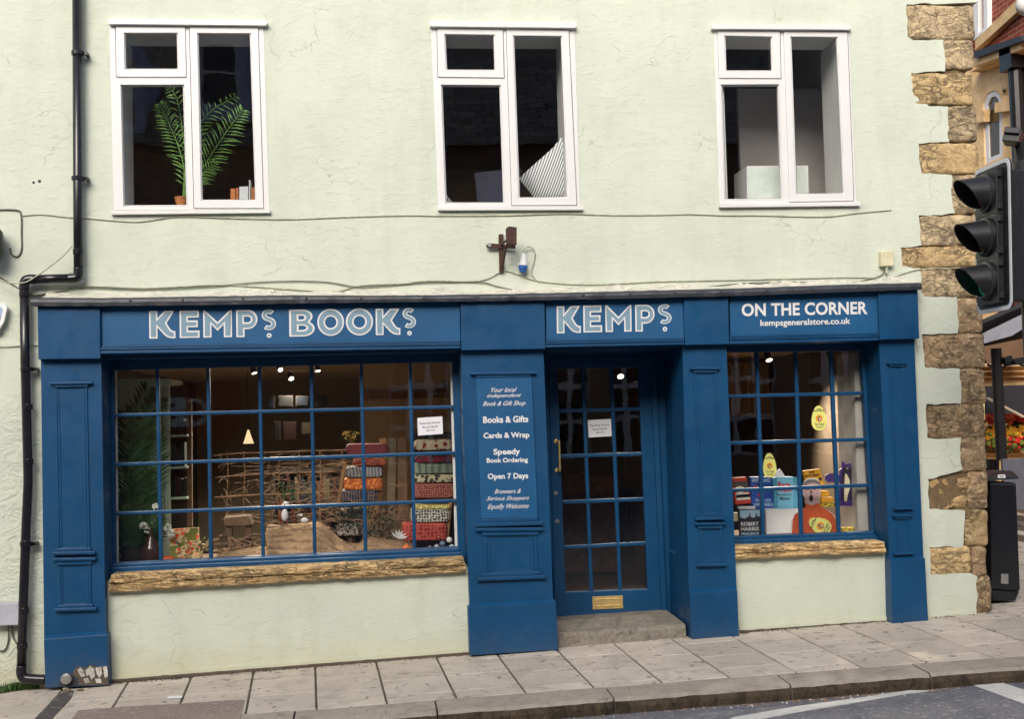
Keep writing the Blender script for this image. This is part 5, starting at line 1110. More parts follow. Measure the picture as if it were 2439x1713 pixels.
sprig('yellow_sprig', 818, 850, 1028, 1050, .9, 26, plain('yellow_petal', srgb(206, 186, 92), .7), 'yellow tipped flower standing above the fabrics in the wide window', 4, .03)
# wattle fence and twigs
t = thing('twig_screen', 'woven screen of bare brown twigs behind the wide window display', 'twig screen', at(700, 1260, 1.0)); random.seed(31)
for k, (pts) in enumerate([[(508, 1086), (560, 1081), (640, 1078), (760, 1074), (880, 1072), (980, 1070)], [(512, 1138), (600, 1131), (700, 1127), (800, 1124)], [(510, 1186), (600, 1180), (700, 1176), (800, 1170), (960, 1160)]]):
    mb = MB(); mb.tube(smoothpath(q3(pts, .95), 4), .006, 6); part(mb, 'rail', m_twig, t, smooth=True)
for x in (541, 581, 663, 712, 762, 815): mb = MB(); mb.tube(smoothpath(q3([(x, 1076), (x+2, 1130), (x-1, 1190), (x+2, 1265)], .96), 4), .005, 6); part(mb, 'upright', m_twig, t, smooth=True)
mb = MB()
for i in range(330):
    x = random.triangular(520, 1010, 900) if i > 150 else random.uniform(520, 790); y0 = random.uniform(1090, 1250); a = random.uniform(-.9, .9)+(.5 if x < 790 else -.5); l = random.uniform(25, 80); sgn = 1 if x < 790 else -1
    e = (x+sgn*l*cos(a), y0-l*sin(abs(a))*.6*random.choice((1, -1, 1))); m_ = (lerp(x, e[0], .5)+random.uniform(-5, 5), lerp(y0, e[1], .5)+random.uniform(-5, 5)); d_ = random.uniform(.6, .95)
    if max(x, e[0], m_[0]) > 1050: continue
    mb.tube(smoothpath([at(x, y0, d_), at(m_[0], m_[1], d_), at(e[0], e[1], d_)], 3), [.0035, .003, .003, .0025, .002, .0015, .001], 4)
o = part(mb, 'twigs', m_twig, t); o['kind'] = 'stuff'
# planks leaning
for x0, x1, xb0, xb1, c, lb in ((905, 921, 884, 899, m_wood, 'pale plank leaning left of the others behind the wide window'), (925, 944, 921, 940, plain('grey_plank', srgb(120, 104, 82), .8, .3), 'grey weathered plank leaning upright in the wide window'), (948, 966, 950, 972, m_woodd, 'brown plank leaning right of the grey plank')):
    mb = MB(); mb.pslab([(x0, 1045), (x1, 1043), (xb1, 1240), (xb0, 1242)], .86, .03); o = mb.build('leaning_plank', c, bevel=.003); tag(o, lb, 'plank', 'planks leaning behind the window')
mb = MB(); mb.pslab([(1070, 1190), (1078, 1190), (1068, 1285), (1058, 1285)], .7, .03); o = mb.build('leaning_plank', m_wood, bevel=.003); tag(o, 'narrow plank leaning at the right end of the wide window', 'plank', 'planks leaning behind the window')
mb = MB(); mb.pslab([(818, 1100), (826, 1100), (808, 1215), (799, 1215)], .8, .03); o = mb.build('leaning_plank', m_wood, bevel=.003); tag(o, 'narrow pale plank left of the stacked fabrics', 'plank', 'planks leaning behind the window')
# stacked patterned fabrics
FB = [((823, 1058, 925, 1082), ((150, 70, 78), (120, 48, 58), 'cell', 60), 'dusty pink patterned fabric on top of the middle stack'),
      ((840, 1094, 920, 1111), ((166, 60, 52), (206, 110, 70), 'cell', 60), 'red patterned fabric second in the middle stack'),
      ((822, 1112, 912, 1139), ((176, 176, 176), (92, 96, 108), 'wave', 40), 'grey and white patterned fabric in the middle stack'),
      ((817, 1140, 912, 1168), ((200, 98, 40), (226, 140, 70), 'cell', 40), 'orange patterned fabric in the middle stack'),
      ((806, 1169, 900, 1196), ((44, 44, 62), (110, 104, 116), 'wave', 46), 'navy patterned fabric in the middle stack'),
      ((800, 1215, 872, 1244), ((58, 58, 58), (108, 104, 92), 'cell', 46), 'dark grey patterned fabric low in the middle stack'),
      ((802, 1247, 864, 1278), ((206, 206, 200), (70, 64, 70), 'cell', 36), 'white fabric with dark blots at the foot of the middle stack'),
      ((988, 1048, 1080, 1074), ((206, 192, 162), (124, 36, 40), 'cell', 26), 'cream fabric with dark red fruit on top of the right stack'),
      ((990, 1087, 1082, 1103), ((132, 40, 56), (36, 50, 70), 'cell', 30), 'dark red and blue patterned fabric in the right stack'),
      ((985, 1104, 1083, 1130), ((138, 154, 132), (80, 94, 84), 'wave', 18), 'sage green fish patterned fabric in the right stack'),
      ((986, 1131, 1083, 1151), ((206, 196, 160), (40, 34, 34), 'cell', 30), 'cream fabric with black birds in the right stack'),
      ((985, 1152, 1083, 1188), ((196, 120, 104), (96, 34, 36), 'leaf', 52), 'pink and maroon leaf patterned fabric in the right stack'),
      ((990, 1203, 1073, 1213), ((188, 176, 84), (226, 216, 160), 'cell', 50), 'yellow patterned fabric in the right stack'),
      ((978, 1214, 1072, 1246), ((214, 212, 198), (34, 36, 38), 'leaf', 44), 'white fabric with black birds low in the right stack'),
      ((958, 1247, 1066, 1290), ((206, 92, 76), (120, 26, 32), 'leaf', 34), 'coral red leaf patterned fabric at the foot of the right stack')]
for i, ((x0, y0, x1, y1), (b1, f1, kd, sc), lb) in enumerate(FB):
    mb = MB(); s_ = -.012*(x1-x0); yd = .80 if x0 < 930 else .66
    mb.pslab([(x0, y0-s_/2), (x1, y0+s_/2), (x1, y1+s_/2), (x0, y1-s_/2)], yd, .26)
    o = mb.build('folded_fabric', mk_pattern('fabric_%d' % i, srgb(*[min(245, int(v*.96)) for v in b1]), srgb(*[min(245, int(v*1.1)) for v in f1]), kd, sc, .42), bevel=.034, seg=4); tag(o, lb, 'fabric', 'folded patterned fabrics stacked in the wide window')
mb = MB(); mb.box(.30, .92, zs, .64, .96, 1.55); o = mb.build('fabric_rack', m_dark); tag(o, 'dark rack board behind the right stack of fabrics', 'rack')
# flowers and baubles at the right end
mb = MB(); random.seed(5); c = at(967, 1305, .36)
for i in range(14): a = i*2.4; r_ = .004+.0016*i; mb.ball(c+Vector((cos(a)*r_, -.01+.001*i, sin(a)*r_)), .011, .005, .011, n=8)
o = mb.build('orange_rose', plain('orange_petal', srgb(232, 128, 62), .6)); tag(o, 'orange paper rose lying near the right end of the wide window', 'flower')
mb = MB()
for a in (.2, .6, 1.0, 1.4, 1.8, 2.3): c = at(948, 1284, .4); d = Vector((cos(a), -.2, sin(a)))*.08; n_ = Vector((-sin(a), 0, cos(a)))*.008; mb.add([c, c+d*.6+n_, c+d, c+d*.6-n_], [(0, 1, 2, 3)])
o = mb.build('paper_star', m_white); tag(o, 'spiky white paper flower behind the orange rose', 'flower')
for x, y, r_, c, lb in ((1070, 1287, .024, (222, 220, 214), 'white round bauble at the right end of the wide window'), (1054, 1296, .024, (96, 116, 136), 'slate blue bauble left of the white one'), (1040, 1303, .02, (170, 178, 186), 'pale grey bauble next to the slate one'), (1076, 1303, .02, (190, 206, 216), 'icy blue bauble under the white one'), (1024, 1306, .02, (120, 130, 140), 'grey bauble leftmost of the bauble group'), (1046, 1282, .014, (150, 60, 56), 'small red bauble above the pale grey one')):
    mb = MB(); mb.ball(at(x, y, .36), r_); o = mb.build('bauble', plain('bauble_%d' % x, srgb(*c), .25), smooth=True); tag(o, lb, 'bauble', 'baubles in the wide window')
# hanging wooden pears
for x, y, lb in ((1040, 930, 'dark hanging pear ornament left of its pair'), (1056, 916, 'brown hanging pear ornament right of its pair')):
    mb = MB(); c = at(x, y, .6); mb.lathe(c, [(.004, -.035), (.02, -.026), (.024, -.012), (.014, .012), (.008, .024), (.002, .03)], 14); mb.tube([c+Vector((0, 0, .03)), c+Vector((0, 0, .15))], .0015, 4); o = mb.build('hanging_pear', m_woodd, smooth=True); tag(o, lb, 'ornament', 'hanging pear ornaments')
# --- right window display
def book(px, label, mat, y, th=.04, parts=(), nm='book', bevel=.002, name_='cover', page=True):
    t = thing(nm, label, 'book', at(px[3][0], px[3][1], y)); mb = MB(); mb.pslab(px, y, th); part(mb, name_, mat, t, bevel=bevel); return t
def P(n, c, r=.5): return plain(n, srgb(*c), r, .03, bump=0)
dk = .44
t = book([(1745, 1139), (1778, 1137), (1790, 1199), (1752, 1203)], 'red boxed book tilted at the left of the right window', P('red_cover', (186, 56, 40)), .50, .06)
for q, m in (([(1747, 1148), (1780, 1146), (1783, 1163), (1750, 1165)], P('grey_print', (70, 64, 62))), ([(1752, 1176), (1784, 1173), (1787, 1190), (1755, 1193)], P('white_print', (206, 200, 190))), ([(1753, 1180), (1785, 1177), (1786, 1184), (1754, 1187)], m_ink)):
    mb = MB(); mb.pslab(q, .497, .003); part(mb, 'printed_panel', m, t)
mb = MB(); mb.slab([(at(1762, 1167, .495).x+.040*cos(a*pi/12), at(1762, 1167, .495).z+.030*sin(a*pi/12)) for a in range(24)], [], .4945, .4965); part(mb, 'round_label', P('cream_print', (226, 216, 180)), t)
t = book([(1787, 1137), (1842, 1136), (1845, 1212), (1791, 1214)], 'tall royal blue hardback second from the left in the right window', P('royal_blue', (34, 78, 168)), .56, .05)
tbox('MATT HAIG', 1791, 1140, 1834, 1149, .557, t, P('pale_print', (170, 200, 226)), .03); tbox('THE LIFE', 1798, 1189, 1836, 1196, .557, t, MAT['pale_print'], .03); tbox('IMPOSSIBLE', 1796, 1199, 1842, 1206, .557, t, MAT['pale_print'], .03)
mb = MB(); mb.ball(at(1799, 1160, .557), .016, .003, .012, n=12); mb.ball(at(1812, 1180, .557), .03, .003, .016, n=12); part(mb, 'cover_picture', P('red_print', (190, 60, 70)), t)
t = book([(1850, 1137), (1889, 1136), (1891, 1213), (1853, 1214)], 'light blue hardback with red title in the middle of the right window', P('light_blue', (112, 178, 208)), .52, .05)
mb = MB(); mb.pslab([(1841, 1139), (1850, 1137), (1853, 1214), (1845, 1213)], .53, .04); mb.pslab([(1889, 1136), (1902, 1138), (1904, 1212), (1891, 1213)], .53, .04); part(mb, 'side', P('mid_blue', (74, 150, 180)), t)
tbox('Rare', 1853, 1148, 1882, 1162, .517, t, P('title_red', (186, 34, 48)), .03); tbox('Singles', 1854, 1164, 1886, 1173, .517, t, MAT['title_red'], .03); tbox('Benjamin', 1852, 1176, 1884, 1183, .517, t, m_ink, .01); tbox('Myers', 1857, 1184, 1882, 1194, .517, t, m_ink, .02)
mb = MB(); mb.pslab([(1847, 1136), (1848, 1124), (1858, 1117), (1870, 1135)], .54, .02); o = mb.build('paper_wedge', m_paper); tag(o, 'white folded paper poking up behind the light blue book', 'paper')
t = book([(1761, 1214), (1811, 1213), (1813, 1276), (1764, 1278)], 'black hardback with white lettering at the lower left of the right window', P('black_cover', (24, 26, 32)), .40, .05)
mb = MB(); mb.pslab([(1762, 1216), (1810, 1215), (1811, 1232), (1803, 1229), (1795, 1234), (1784, 1230), (1774, 1236), (1763, 1233)], .397, .003); part(mb, 'cover_picture', P('misty_blue', (150, 178, 200)), t)
mb = MB(); [mb.pslab([(x-2, 1238), (x-1.5, 1226), (x, 1221), (x+1.5, 1226), (x+2, 1238)], .3955, .002) for x in (1786, 1801)]; part(mb, 'cypress_print', m_ink, t)
tbox('ROBERT', 1765, 1244, 1807, 1253, .397, t, m_letter, .02); tbox('HARRIS', 1765, 1256, 1808, 1265, .397, t, m_letter, .02); tbox('PRECIPICE', 1766, 1269, 1808, 1275, .397, t, P('pale_print', (170, 200, 226)), .02)
mb = MB(); mb.pslab([(1759, 1207), (1799, 1207), (1799, 1213), (1759, 1213)], .42, .05); o = mb.build('book_pages', m_white); tag(o, 'white page block peeping above the black hardback', 'book')
mb = MB(); mb.pslab([(1745, 1222), (1758, 1222), (1758, 1242), (1745, 1242)], .5, .05); o = mb.build('small_book', MAT['cream_print']); tag(o, 'cream book edge left of the black hardback', 'book')
mb = MB(); mb.pslab([(1825, 1214), (1908, 1213), (1911, 1276), (1827, 1277)], .46, .15); o = mb.build('white_box', m_white, bevel=.003); tag(o, 'plain white box at the bottom of the right window', 'box')
# round pear shaped promotional stickers
m_pear = P('pale_yellow_card', (226, 226, 128)); m_or = P('orange_print', (226, 150, 40))
def pear(cx, cy, w, h, y, label, rot=0, nm='pear_sticker'):
    t = thing(nm, label, 'sticker', at(cx, cy, y), 'pear shaped book stickers'); c = at(cx, cy, y); W, H = at(cx+w, cy, y).x-c.x, (at(cx, cy, y)-at(cx, cy+h, y)).z
    R_ = lambda u, v: (c.x+(u*cos(rot)-v*sin(rot)), c.z+(u*sin(rot)+v*cos(rot)))
    out = []
    for i in range(36): a = i*pi/18; k = (1-.26*sin(a))*.92; ca = cos(a); out.append(R_(math.copysign(abs(ca)**.8, ca)*W/2*k, sin(a)*.5*H))
    mb = MB(); mb.slab(out, [], y, y+.003); part(mb, 'card', m_pear, t)
    mb = MB(); mb.slab([R_(cos(i*pi/12)*W*.22, sin(i*pi/12)*W*.22-.02*H) for i in range(24)], [], y-.0015, y-.0003); part(mb, 'orange_disc', m_or, t)
    mb = MB(); mb.slab([R_(cos(i*pi/8)*W*.075, sin(i*pi/8)*W*.16-.04*H) for i in range(16)], [], y-.003, y-.002); part(mb, 'bird_emblem', m_ink, t)
    mb = MB(); mb.slab([R_(.012*0+cos(i*pi/8)*W*.035+W*.02, sin(i*pi/8)*W*.10-.05*H) for i in range(16)], [], y-.0045, y-.0035); part(mb, 'bird_emblem_breast', m_letter, t)
    for s_, v0, v1, hw, o_ in (('BOB', .335*H, .385*H, .12*W, .02), ('MORTIMER', .265*H, .325*H, .34*W, .02), ('The Hotel', -.30*H, -.20*H, .30*W, .01), ('Avocado', -.40*H, -.32*H, .22*W, .01)):
        yf = lambda p: Vector((R_(p[0], p[1])[0], y-.002, R_(p[0], p[1])[1])); part(text_mb(s_, (-hw, v1), (hw, v1), (-hw, v0), 0, o_, yf=yf), 'lettering', m_ink, t)
pear(1951, 996, 38, 59, Yw+.02, 'pale yellow pear shaped sticker, the upper one stuck on the right window')
pear(1833, 1109, 34, 58, Yw+.05, 'pale yellow pear shaped sticker, the lower left one behind the right window bars')
# cut-out man
t = thing('cardboard_standee', 'cardboard cut-out of a shouting man in an orange jumper in the right window', 'cardboard cut-out', at(1940, 1277, .40))
body = [(1886, 1278), (1888, 1240), (1893, 1226), (1905, 1218), (1920, 1210), (1922, 1196), (1914, 1180), (1913, 1160), (1916, 1149), (1926, 1142), (1940, 1142), (1950, 1148), (1955, 1160), (1953, 1182), (1951, 1196), (1954, 1208), (1972, 1216), (1986, 1228), (1993, 1246), (1995, 1274)]
bodyb = [(lerp(1938, x, 1.05), lerp(1212, y, 1.035)) for x, y in body]; bodyb[0] = (1884, 1279); bodyb[-1] = (1997, 1275)
mb = MB(); mb.pslab(bodyb, .402, .004); part(mb, 'card', m_paper, t)
mb = MB(); mb.pslab([(1886, 1278), (1888, 1240), (1893, 1226), (1905, 1218), (1918, 1210), (1920, 1199), (1935, 1205), (1952, 1198), (1955, 1208), (1972, 1216), (1986, 1228), (1993, 1246), (1995, 1274)], .398, .003); part(mb, 'jumper', plain('orange_knit', srgb(196, 86, 38), .9, .25, 60), t)
mb = MB(); mb.pslab([(1917, 1200), (1916, 1182), (1914, 1172), (1914, 1160), (1918, 1150), (1930, 1146), (1944, 1148), (1952, 1156), (1954, 1170), (1952, 1186), (1950, 1198), (1935, 1205)], .3955, .002); part(mb, 'face', P('printed_skin', (196, 164, 160)), t)
mb = MB(); mb.pslab([(1914, 1162), (1914, 1150), (1924, 1143), (1940, 1142), (1952, 1148), (1955, 1160), (1948, 1153), (1934, 1150), (1922, 1154)], .394, .0015); part(mb, 'hair', P('grey_hair', (120, 112, 112)), t)
mb = MB(); mb.slab([(at(1932, 1187, .393).x+.017*cos(a*pi/10), at(1932, 1187, .393).z+.028*sin(a*pi/10)) for a in range(20)], [], .3925, .394); part(mb, 'open_mouth', P('mouth_dark', (60, 30, 34)), t)
mb = MB(); [mb.pslab([(x, y), (x+7, y-1), (x+7, y+1.5), (x, y+2)], .3925, .0015) for x, y in ((1921, 1166), (1936, 1165), (1923, 1162), (1937, 1161))]; mb.pslab([(1930, 1168), (1933, 1168), (1936, 1176), (1929, 1177)], .3925, .0012); part(mb, 'eyes_and_nose', P('shade_print', (110, 84, 84)), t)
pear(1953, 1253, 40, 58, .385, 'pale yellow pear shaped sticker lying sideways in front of the cut-out man', rot=radians(62))
# yellow display pack
t = book([(1913, 1122), (1953, 1117), (1966, 1160), (1922, 1164)], 'bright yellow display card with black print behind the cut-out man', P('bright_yellow', (222, 160, 40)), .50, .03)
tbox('BOB', 1927, 1122, 1940, 1128, .497, t, P('brown_print', (70, 40, 20)), .03, sl=-.1); tbox('MORTIMER', 1917, 1130, 1953, 1137, .497, t, MAT['brown_print'], .03, sl=-.1)
mb = MB(); mb.ball(at(1954, 1141, .497), .014, .002, .014, n=12); part(mb, 'round_print', m_ink, t); mb = MB(); mb.pslab([(1936, 1148), (1944, 1138), (1950, 1146), (1956, 1160), (1944, 1160)], .496, .003); part(mb, 'pear_print', m_pear, t)
for q, lb in (([(1954, 1170), (1974, 1170), (1976, 1183), (1957, 1184)], 'upper small yellow pack beside the cut-out man'), ([(1957, 1186), (1985, 1185), (1986, 1196), (1959, 1198)], 'middle small yellow pack beside the cut-out man'), ([(1960, 1199), (1988, 1198), (1989, 1207), (1962, 1208)], 'lowest dark and yellow pack beside the cut-out man')):
    mb = MB(); mb.pslab(q, .48, .08); o = mb.build('yellow_pack', MAT['bright_yellow'] if 'lowest' not in lb else mk_pattern('yellow_black', srgb(214, 190, 50), srgb(20, 20, 20), 'cell', 60, .4), bevel=.002); tag(o, lb, 'packet', 'yellow packs')
# purple squirrel cut-out
t = thing('squirrel_cutout', 'purple card squirrel cut-out standing at the right of the right window', 'cardboard cut-out', at(2020, 1207, .45)); m_pu = P('purple_card', (76, 50, 128)); m_pd = P('dark_purple', (40, 34, 60))
mb = MB(); mb.pslab([(1998, 1206), (2000, 1150), (1988, 1149), (1972, 1150), (1965, 1142), (1966, 1132), (1976, 1128), (1990, 1130), (2000, 1132), (1999, 1120), (2004, 1116), (2006, 1098), (2014, 1106), (2026, 1104), (2038, 1100), (2038, 1112), (2034, 1122), (2037, 1140), (2040, 1158), (2042, 1180), (2047, 1200), (2047, 1206)], .45, .006); part(mb, 'card', m_pu, t)
mb = MB(); mb.pslab([(2003, 1150), (2005, 1130), (2008, 1116), (2018, 1112), (2031, 1116), (2034, 1140), (2036, 1170), (2040, 1190), (2004, 1192)], .446, .003); part(mb, 'body_print', m_pd, t)
mb = MB(); mb.pslab([(2013, 1128), (2017, 1130), (2024, 1145), (2024, 1165), (2019, 1180), (2017, 1196), (2011, 1194), (2011, 1160), (2012, 1142)], .443, .002); mb.ball(at(2018, 1116, .444), .009, .002, .007, n=8); part(mb, 'pale_belly', P('cream_print', (226, 216, 180)), t)
mb = MB(); mb.ball(at(2018, 1116, .442), .004, .002, .004, n=8); part(mb, 'eye', m_ink, t)
mb = MB(); mb.pslab([(2006, 1258), (2052, 1256), (2053, 1268), (2007, 1270)], .42, .05); o = mb.build('patterned_box', MAT['yellow_black'], bevel=.002); tag(o, 'yellow and black patterned box in the bottom right corner of the right window', 'box')
mb = MB(); mb.pslab([(2034, 840), (2060, 838), (2078, 1272), (2044, 1273)], .30, .05)
mb.pslab([(2030, 842), (2040, 842), (2052, 1272), (2042, 1273)], .36, .35); o = mb.build('lining_board', plain('pale_grey_board', srgb(176, 172, 164), .7)); tag(o, 'pale lining board at the right side inside the right window', 'board')
# tall hanging curtain at back and dark shelf in the right window
mb = MB(); rows = []
for i in range(61): X = lerp(3.05, 4.15, i/60); yy = 3.2+.03*sin(i*.9)+.015*sin(i*2.3); rows.append(((X, yy, 1.60), (X, yy, 2.16)))
for a, b in zip(rows, rows[1:]): mb.add([a[0], b[0], b[1], a[1]], [(0, 1, 2, 3)])
o = mb.build('hanging_drape', plain('beige_drape', srgb(150, 132, 104), .9)); tag(o, 'beige pleated drape hung across the back of the right window', 'drape'); o.modifiers.new('s', 'SOLIDIFY').thickness = .004
bookcase(2.78, 3.15, 1.6, .0, 5, .36, 'black shelf unit behind the left panes of the right window', m_dark, .5, 14)

for q, lb in (([(268, 884), (276, 884), (280, 1340), (272, 1341)], 'narrow white board just inside the left edge of the wide window'), ([(1072, 864), (1079, 864), (1093, 1302), (1084, 1303)], 'narrow white board just inside the right edge of the wide window')):
    mb = MB(); mb.pslab(q, .255, .05); o = mb.build('lining_board', m_white); tag(o, lb, 'board')
# ================================================================== THE STREET
# traffic signal in the foreground, facing left
ty = -1.35
base = at(2366, 744, ty); t = thing('traffic_light', 'black three lamp traffic light with white edged backing board, seen from the side', 'traffic light', base)
Rz = Matrix.Rotation(radians(-91), 4, 'Z')     # local -Y is the face; it looks to the left
c0 = at(2366, 566, ty); O = Matrix.Translation(c0) @ Matrix.Rotation(radians(1.6), 4, 'Y') @ Rz
H = .93
def LB(x0, y0, z0, x1, y1, z1, name, mat, bevel=.004, mb=None):
    mb = mb or MB(); mb.box(x0, y0, z0, x1, y1, z1, 0, O); return part(mb, name, mat, t, bevel=bevel)
def rrect(w, h, r, n=6):
    o = []
    for cx, cy, a0 in ((w/2-r, h/2-r, 0), (-w/2+r, h/2-r, 90), (-w/2+r, -h/2+r, 180), (w/2-r, -h/2+r, 270)): o += [(cx+r*cos(radians(a0+90*i/n)), cy+r*sin(radians(a0+90*i/n))) for i in range(n+1)]
    return o
def lslab(poly, holes, y0, y1, name, mat, bevel=0):
    m = MB(); m.slab(poly, holes, y0, y1); m.v = [O @ v for v in m.v]; return part(m, name, mat, t, bevel=bevel)
m_sig = plain('signal_black', (.014, .014, .017, 1), .38, .3, 20, .15); m_wh = plain('reflective_white_edge', srgb(196, 200, 206), .35, .03)
lslab(rrect(.50, H+.10, .06), [], .0, .012, 'backing_board', m_sig)
lslab(rrect(.50, H+.10, .06), [rrect(.445, H+.045, .04)], -.006, -.0005, 'white_border', m_wh)
LB(-.15, -.05, -H/2, .15, -.002, H/2, 'head_front', m_sig)
LB(-.14, .013, -H/2+.01, .14, .16, H/2-.01, 'rear_housing', m_sig, .015)
for k in (-1, 0, 1):
    zc = -k*.305; m = MB()
    # door of the aspect, lens ring
    m.lathe((0, 0, 0), [(.135, 0), (.135, .02), (.118, .03), (.118, .012), (.0, .012)], 28); Ml = O @ Matrix.Translation((0, -.05, zc)) @ Matrix.Rotation(radians(90), 4, 'X'); m.v = [Ml @ v for v in m.v]; asp = part(m, 'lens_ring', m_sig, t)
    m = MB(); m.lathe((0, 0, 0), [(.105, 0), (.09, .012), (.05, .022), (.0, .026)], 28); m.v = [Ml @ (v+Vector((0, 0, .012))) for v in m.v]
    part(m, 'lens', [plain('red_lens', (.10, .01, .01, 1), .15), plain('amber_lens', (.12, .06, .01, 1), .15), emit('green_lens_lit', (.0, .35, .18, 1), .10)][k+1], t, smooth=True)
    # hood: open tube, long on top and cut back below
    m = MB(); n = 36; L = []
    for i in range(n+1):
        a = 2*pi*i/n; r0_ = .122; up = (sin(a)+1)/2; ln_ = .05+.165*up**.8; r1 = r0_*.90
        if sin(a) < -.80: ln_ = .045
        L.append(((r0_*cos(a), r0_*sin(a), .015), (r1*cos(a), r1*sin(a)-.02*up, ln_), (r1*.965*cos(a), r1*.965*sin(a)-.02*up, ln_), (r0_*.95*cos(a), r0_*.95*sin(a), .015)))
    for i in range(n):
        for q in range(3): m.add([L[i][q], L[i+1][q], L[i+1][q+1], L[i][q+1]], [(0, 1, 2, 3)])
    m.v = [Ml @ v for v in m.v]; part(m, 'hood', m_sig, t, smooth=False)
    for dz in (-.11, .11): LB(-.175, -.045, zc+dz-.02, -.150, -.015, zc+dz+.02, 'hinge', m_sig, .003)
    for dz in (-.11, .11): LB(.151, -.045, zc+dz-.02, .172, -.015, zc+dz+.02, 'hinge', m_sig, .003)
for zc in (-.1525, .1525): LB(-.149, -.053, zc-.002, .149, -.0495, zc+.002, 'door_joint', m_ink, 0)
# pole and detector
pp = at(2452, 700, ty+.02); m = MB(); m.tube([(pp.x, pp.y, gz(pp.x, pp.y)-.02), (pp.x, pp.y, at(2452, 340, ty).z)], .057, 20); part(m, 'pole', m_black, t, smooth=True)
for z in (-.34, .34): q = O @ Vector((.05, .15, z)); m = MB(); m.tube([q, (pp.x, pp.y, q.z)], .02, 8); part(m, 'bracket', m_black, t)
for z in (at(2452, 400, ty).z,): m = MB(); m.tube([(pp.x, pp.y, z-.05), (pp.x, pp.y, z+.05)], .066, 20); part(m, 'pole_clamp', m_black, t, bevel=.004)
dq = at(2413, 326, ty); m = MB(); Mx = Matrix.Translation(dq) @ Matrix.Rotation(radians(18), 4, 'Y') @ Matrix.Rotation(radians(-40), 4, 'Z'); m.box(-.055, -.05, -.05, .055, .06, .045, 0, Mx); m.box(-.05, -.075, .0, .05, -.05, .045, 0, Mx); det = part(m, 'detector_box', m_black, t, bevel=.005)
m = MB(); m.tube([dq+Vector((.03, 0, -.03)), (pp.x, pp.y, dq.z-.05), (pp.x, pp.y, dq.z-.15)], .016, 8); part(m, 'detector_arm', m_black, t)
# litter bin on the corner
bn = at(2350, 1425, .6); q0 = atg(2392, 1440); t = thing('litter_bin', 'black street litter bin with a peaked lid standing beyond the sandstone corner', 'litter bin', (q0.x, q0.y, q0.z))
by = q0.y
def bp(x, y): return (x, y)
mb = MB(); mb.pslab([(2358, 1148), (2421, 1150), (2431, 1410), (2360, 1405)], by, .42); body = part(mb, 'body', plain('bin_black', (.008, .009, .012, 1), .3, .3, 6, .1), t, bevel=.02)
mb = MB(); a = at(2340, 1147, by-.03); b = at(2426, 1141, by-.03); pk = at(2383, 1122, by+.18)
A = [Vector((a.x, by-.03, a.z)), Vector((b.x, by-.03, b.z)), Vector((b.x, by+.45, b.z)), Vector((a.x, by+.45, a.z))]; Tt = [Vector((pk.x-.07, by+.12, pk.z)), Vector((pk.x+.07, by+.12, pk.z)), Vector((pk.x+.07, by+.30, pk.z)), Vector((pk.x-.07, by+.30, pk.z))]
mb.add(A+[p+Vector((0, 0, .018)) for p in A]+Tt, [(0, 1, 2, 3), (0, 1, 5, 4), (1, 2, 6, 5), (2, 3, 7, 6), (3, 0, 4, 7), (4, 5, 9, 8), (5, 6, 10, 9), (6, 7, 11, 10), (7, 4, 8, 11), (8, 9, 10, 11)]); part(mb, 'lid', plain('bin_lid', (.02, .024, .032, 1), .3), t, bevel=.004)
mb = MB(); mb.pslab([(2377, 1131), (2394, 1131), (2395, 1139), (2377, 1139)], by-.035, .004); part(mb, 'white_sticker', m_white, t); mb = MB(); mb.pslab([(2381, 1134), (2391, 1134), (2390, 1136.5), (2382, 1136.5)], by-.037, .002); part(mb, 'sticker_mark', m_ink, t)
mb = MB(); mb.pslab([(2361, 1406), (2429, 1409), (2420, 1432), (2364, 1432)], by+.02, .36); part(mb, 'foot', MAT['bin_black'], t, bevel=.01)
mb = MB(); mb.pslab([(2385, 1368), (2402, 1368), (2402, 1392), (2384, 1391)], by-.006, .006); mb.pslab([(2386, 1376), (2401, 1376), (2401, 1378), (2386, 1378)], by-.010, .004); part(mb, 'door_plate', m_steel, t, bevel=.001)
# ---- brick and stone building across the side street: its wall runs away from us at x = XS
XS = 9.4
m_brick = NT('red_brick'); s = m_brick; bt = s.n('ShaderNodeTexBrick'); bt.inputs['Scale'].default_value = 1; bt.inputs['Brick Width'].default_value = .225; bt.inputs['Row Height'].default_value = .075; bt.inputs['Mortar Size'].default_value = .008
bt.inputs['Color1'].default_value = srgb(150, 62, 42); bt.inputs['Color2'].default_value = srgb(118, 48, 36); bt.inputs['Mortar'].default_value = srgb(150, 120, 96)
sx = s.n('ShaderNodeSeparateXYZ'); s.l(s.map(), sx.inputs[0]); cb = s.n('ShaderNodeCombineXYZ'); s.l(s.math('ADD', sx.outputs[0], sx.outputs[1]), cb.inputs[0]); s.l(sx.outputs[2], cb.inputs[1]); s.l(cb.outputs[0], bt.inputs['Vector']); s.base(bt.outputs['Color']); s.set(Roughness=.85); s.bump(bt.outputs['Fac'], -.3, .01); m_brick = s.m
m_fs = mk_stone('dressed_stone', [srgb(186, 146, 98), srgb(212, 176, 126), srgb(226, 196, 148), srgb(200, 160, 112)], 2.5, 1, .006, .15)
t = thing('brick_building', 'red brick building with carved sandstone window bays across the side street', 'building', (XS, 5, 0))
def pq(poly, x0, th, name, mat, holes=(), bevel=.0):     # polygon seen on the side street wall, thickness away from us
    f = lambda lp: [(q.y, q.z) for q in (atx(p[0], p[1], x0) for p in lp)]
    m = MB(); m.slab(f(poly), [f(h) for h in holes], 0, 1); m.v = [Vector((x0+v.y*th, v.x, v.z)) for v in m.v]; return part(m, name, mat, t, bevel=bevel)
mb = MB(); mb.box(XS+.05, 4.2, -.5, XS+6, 16, 13); part(mb, 'brick_wall', m_brick, t)
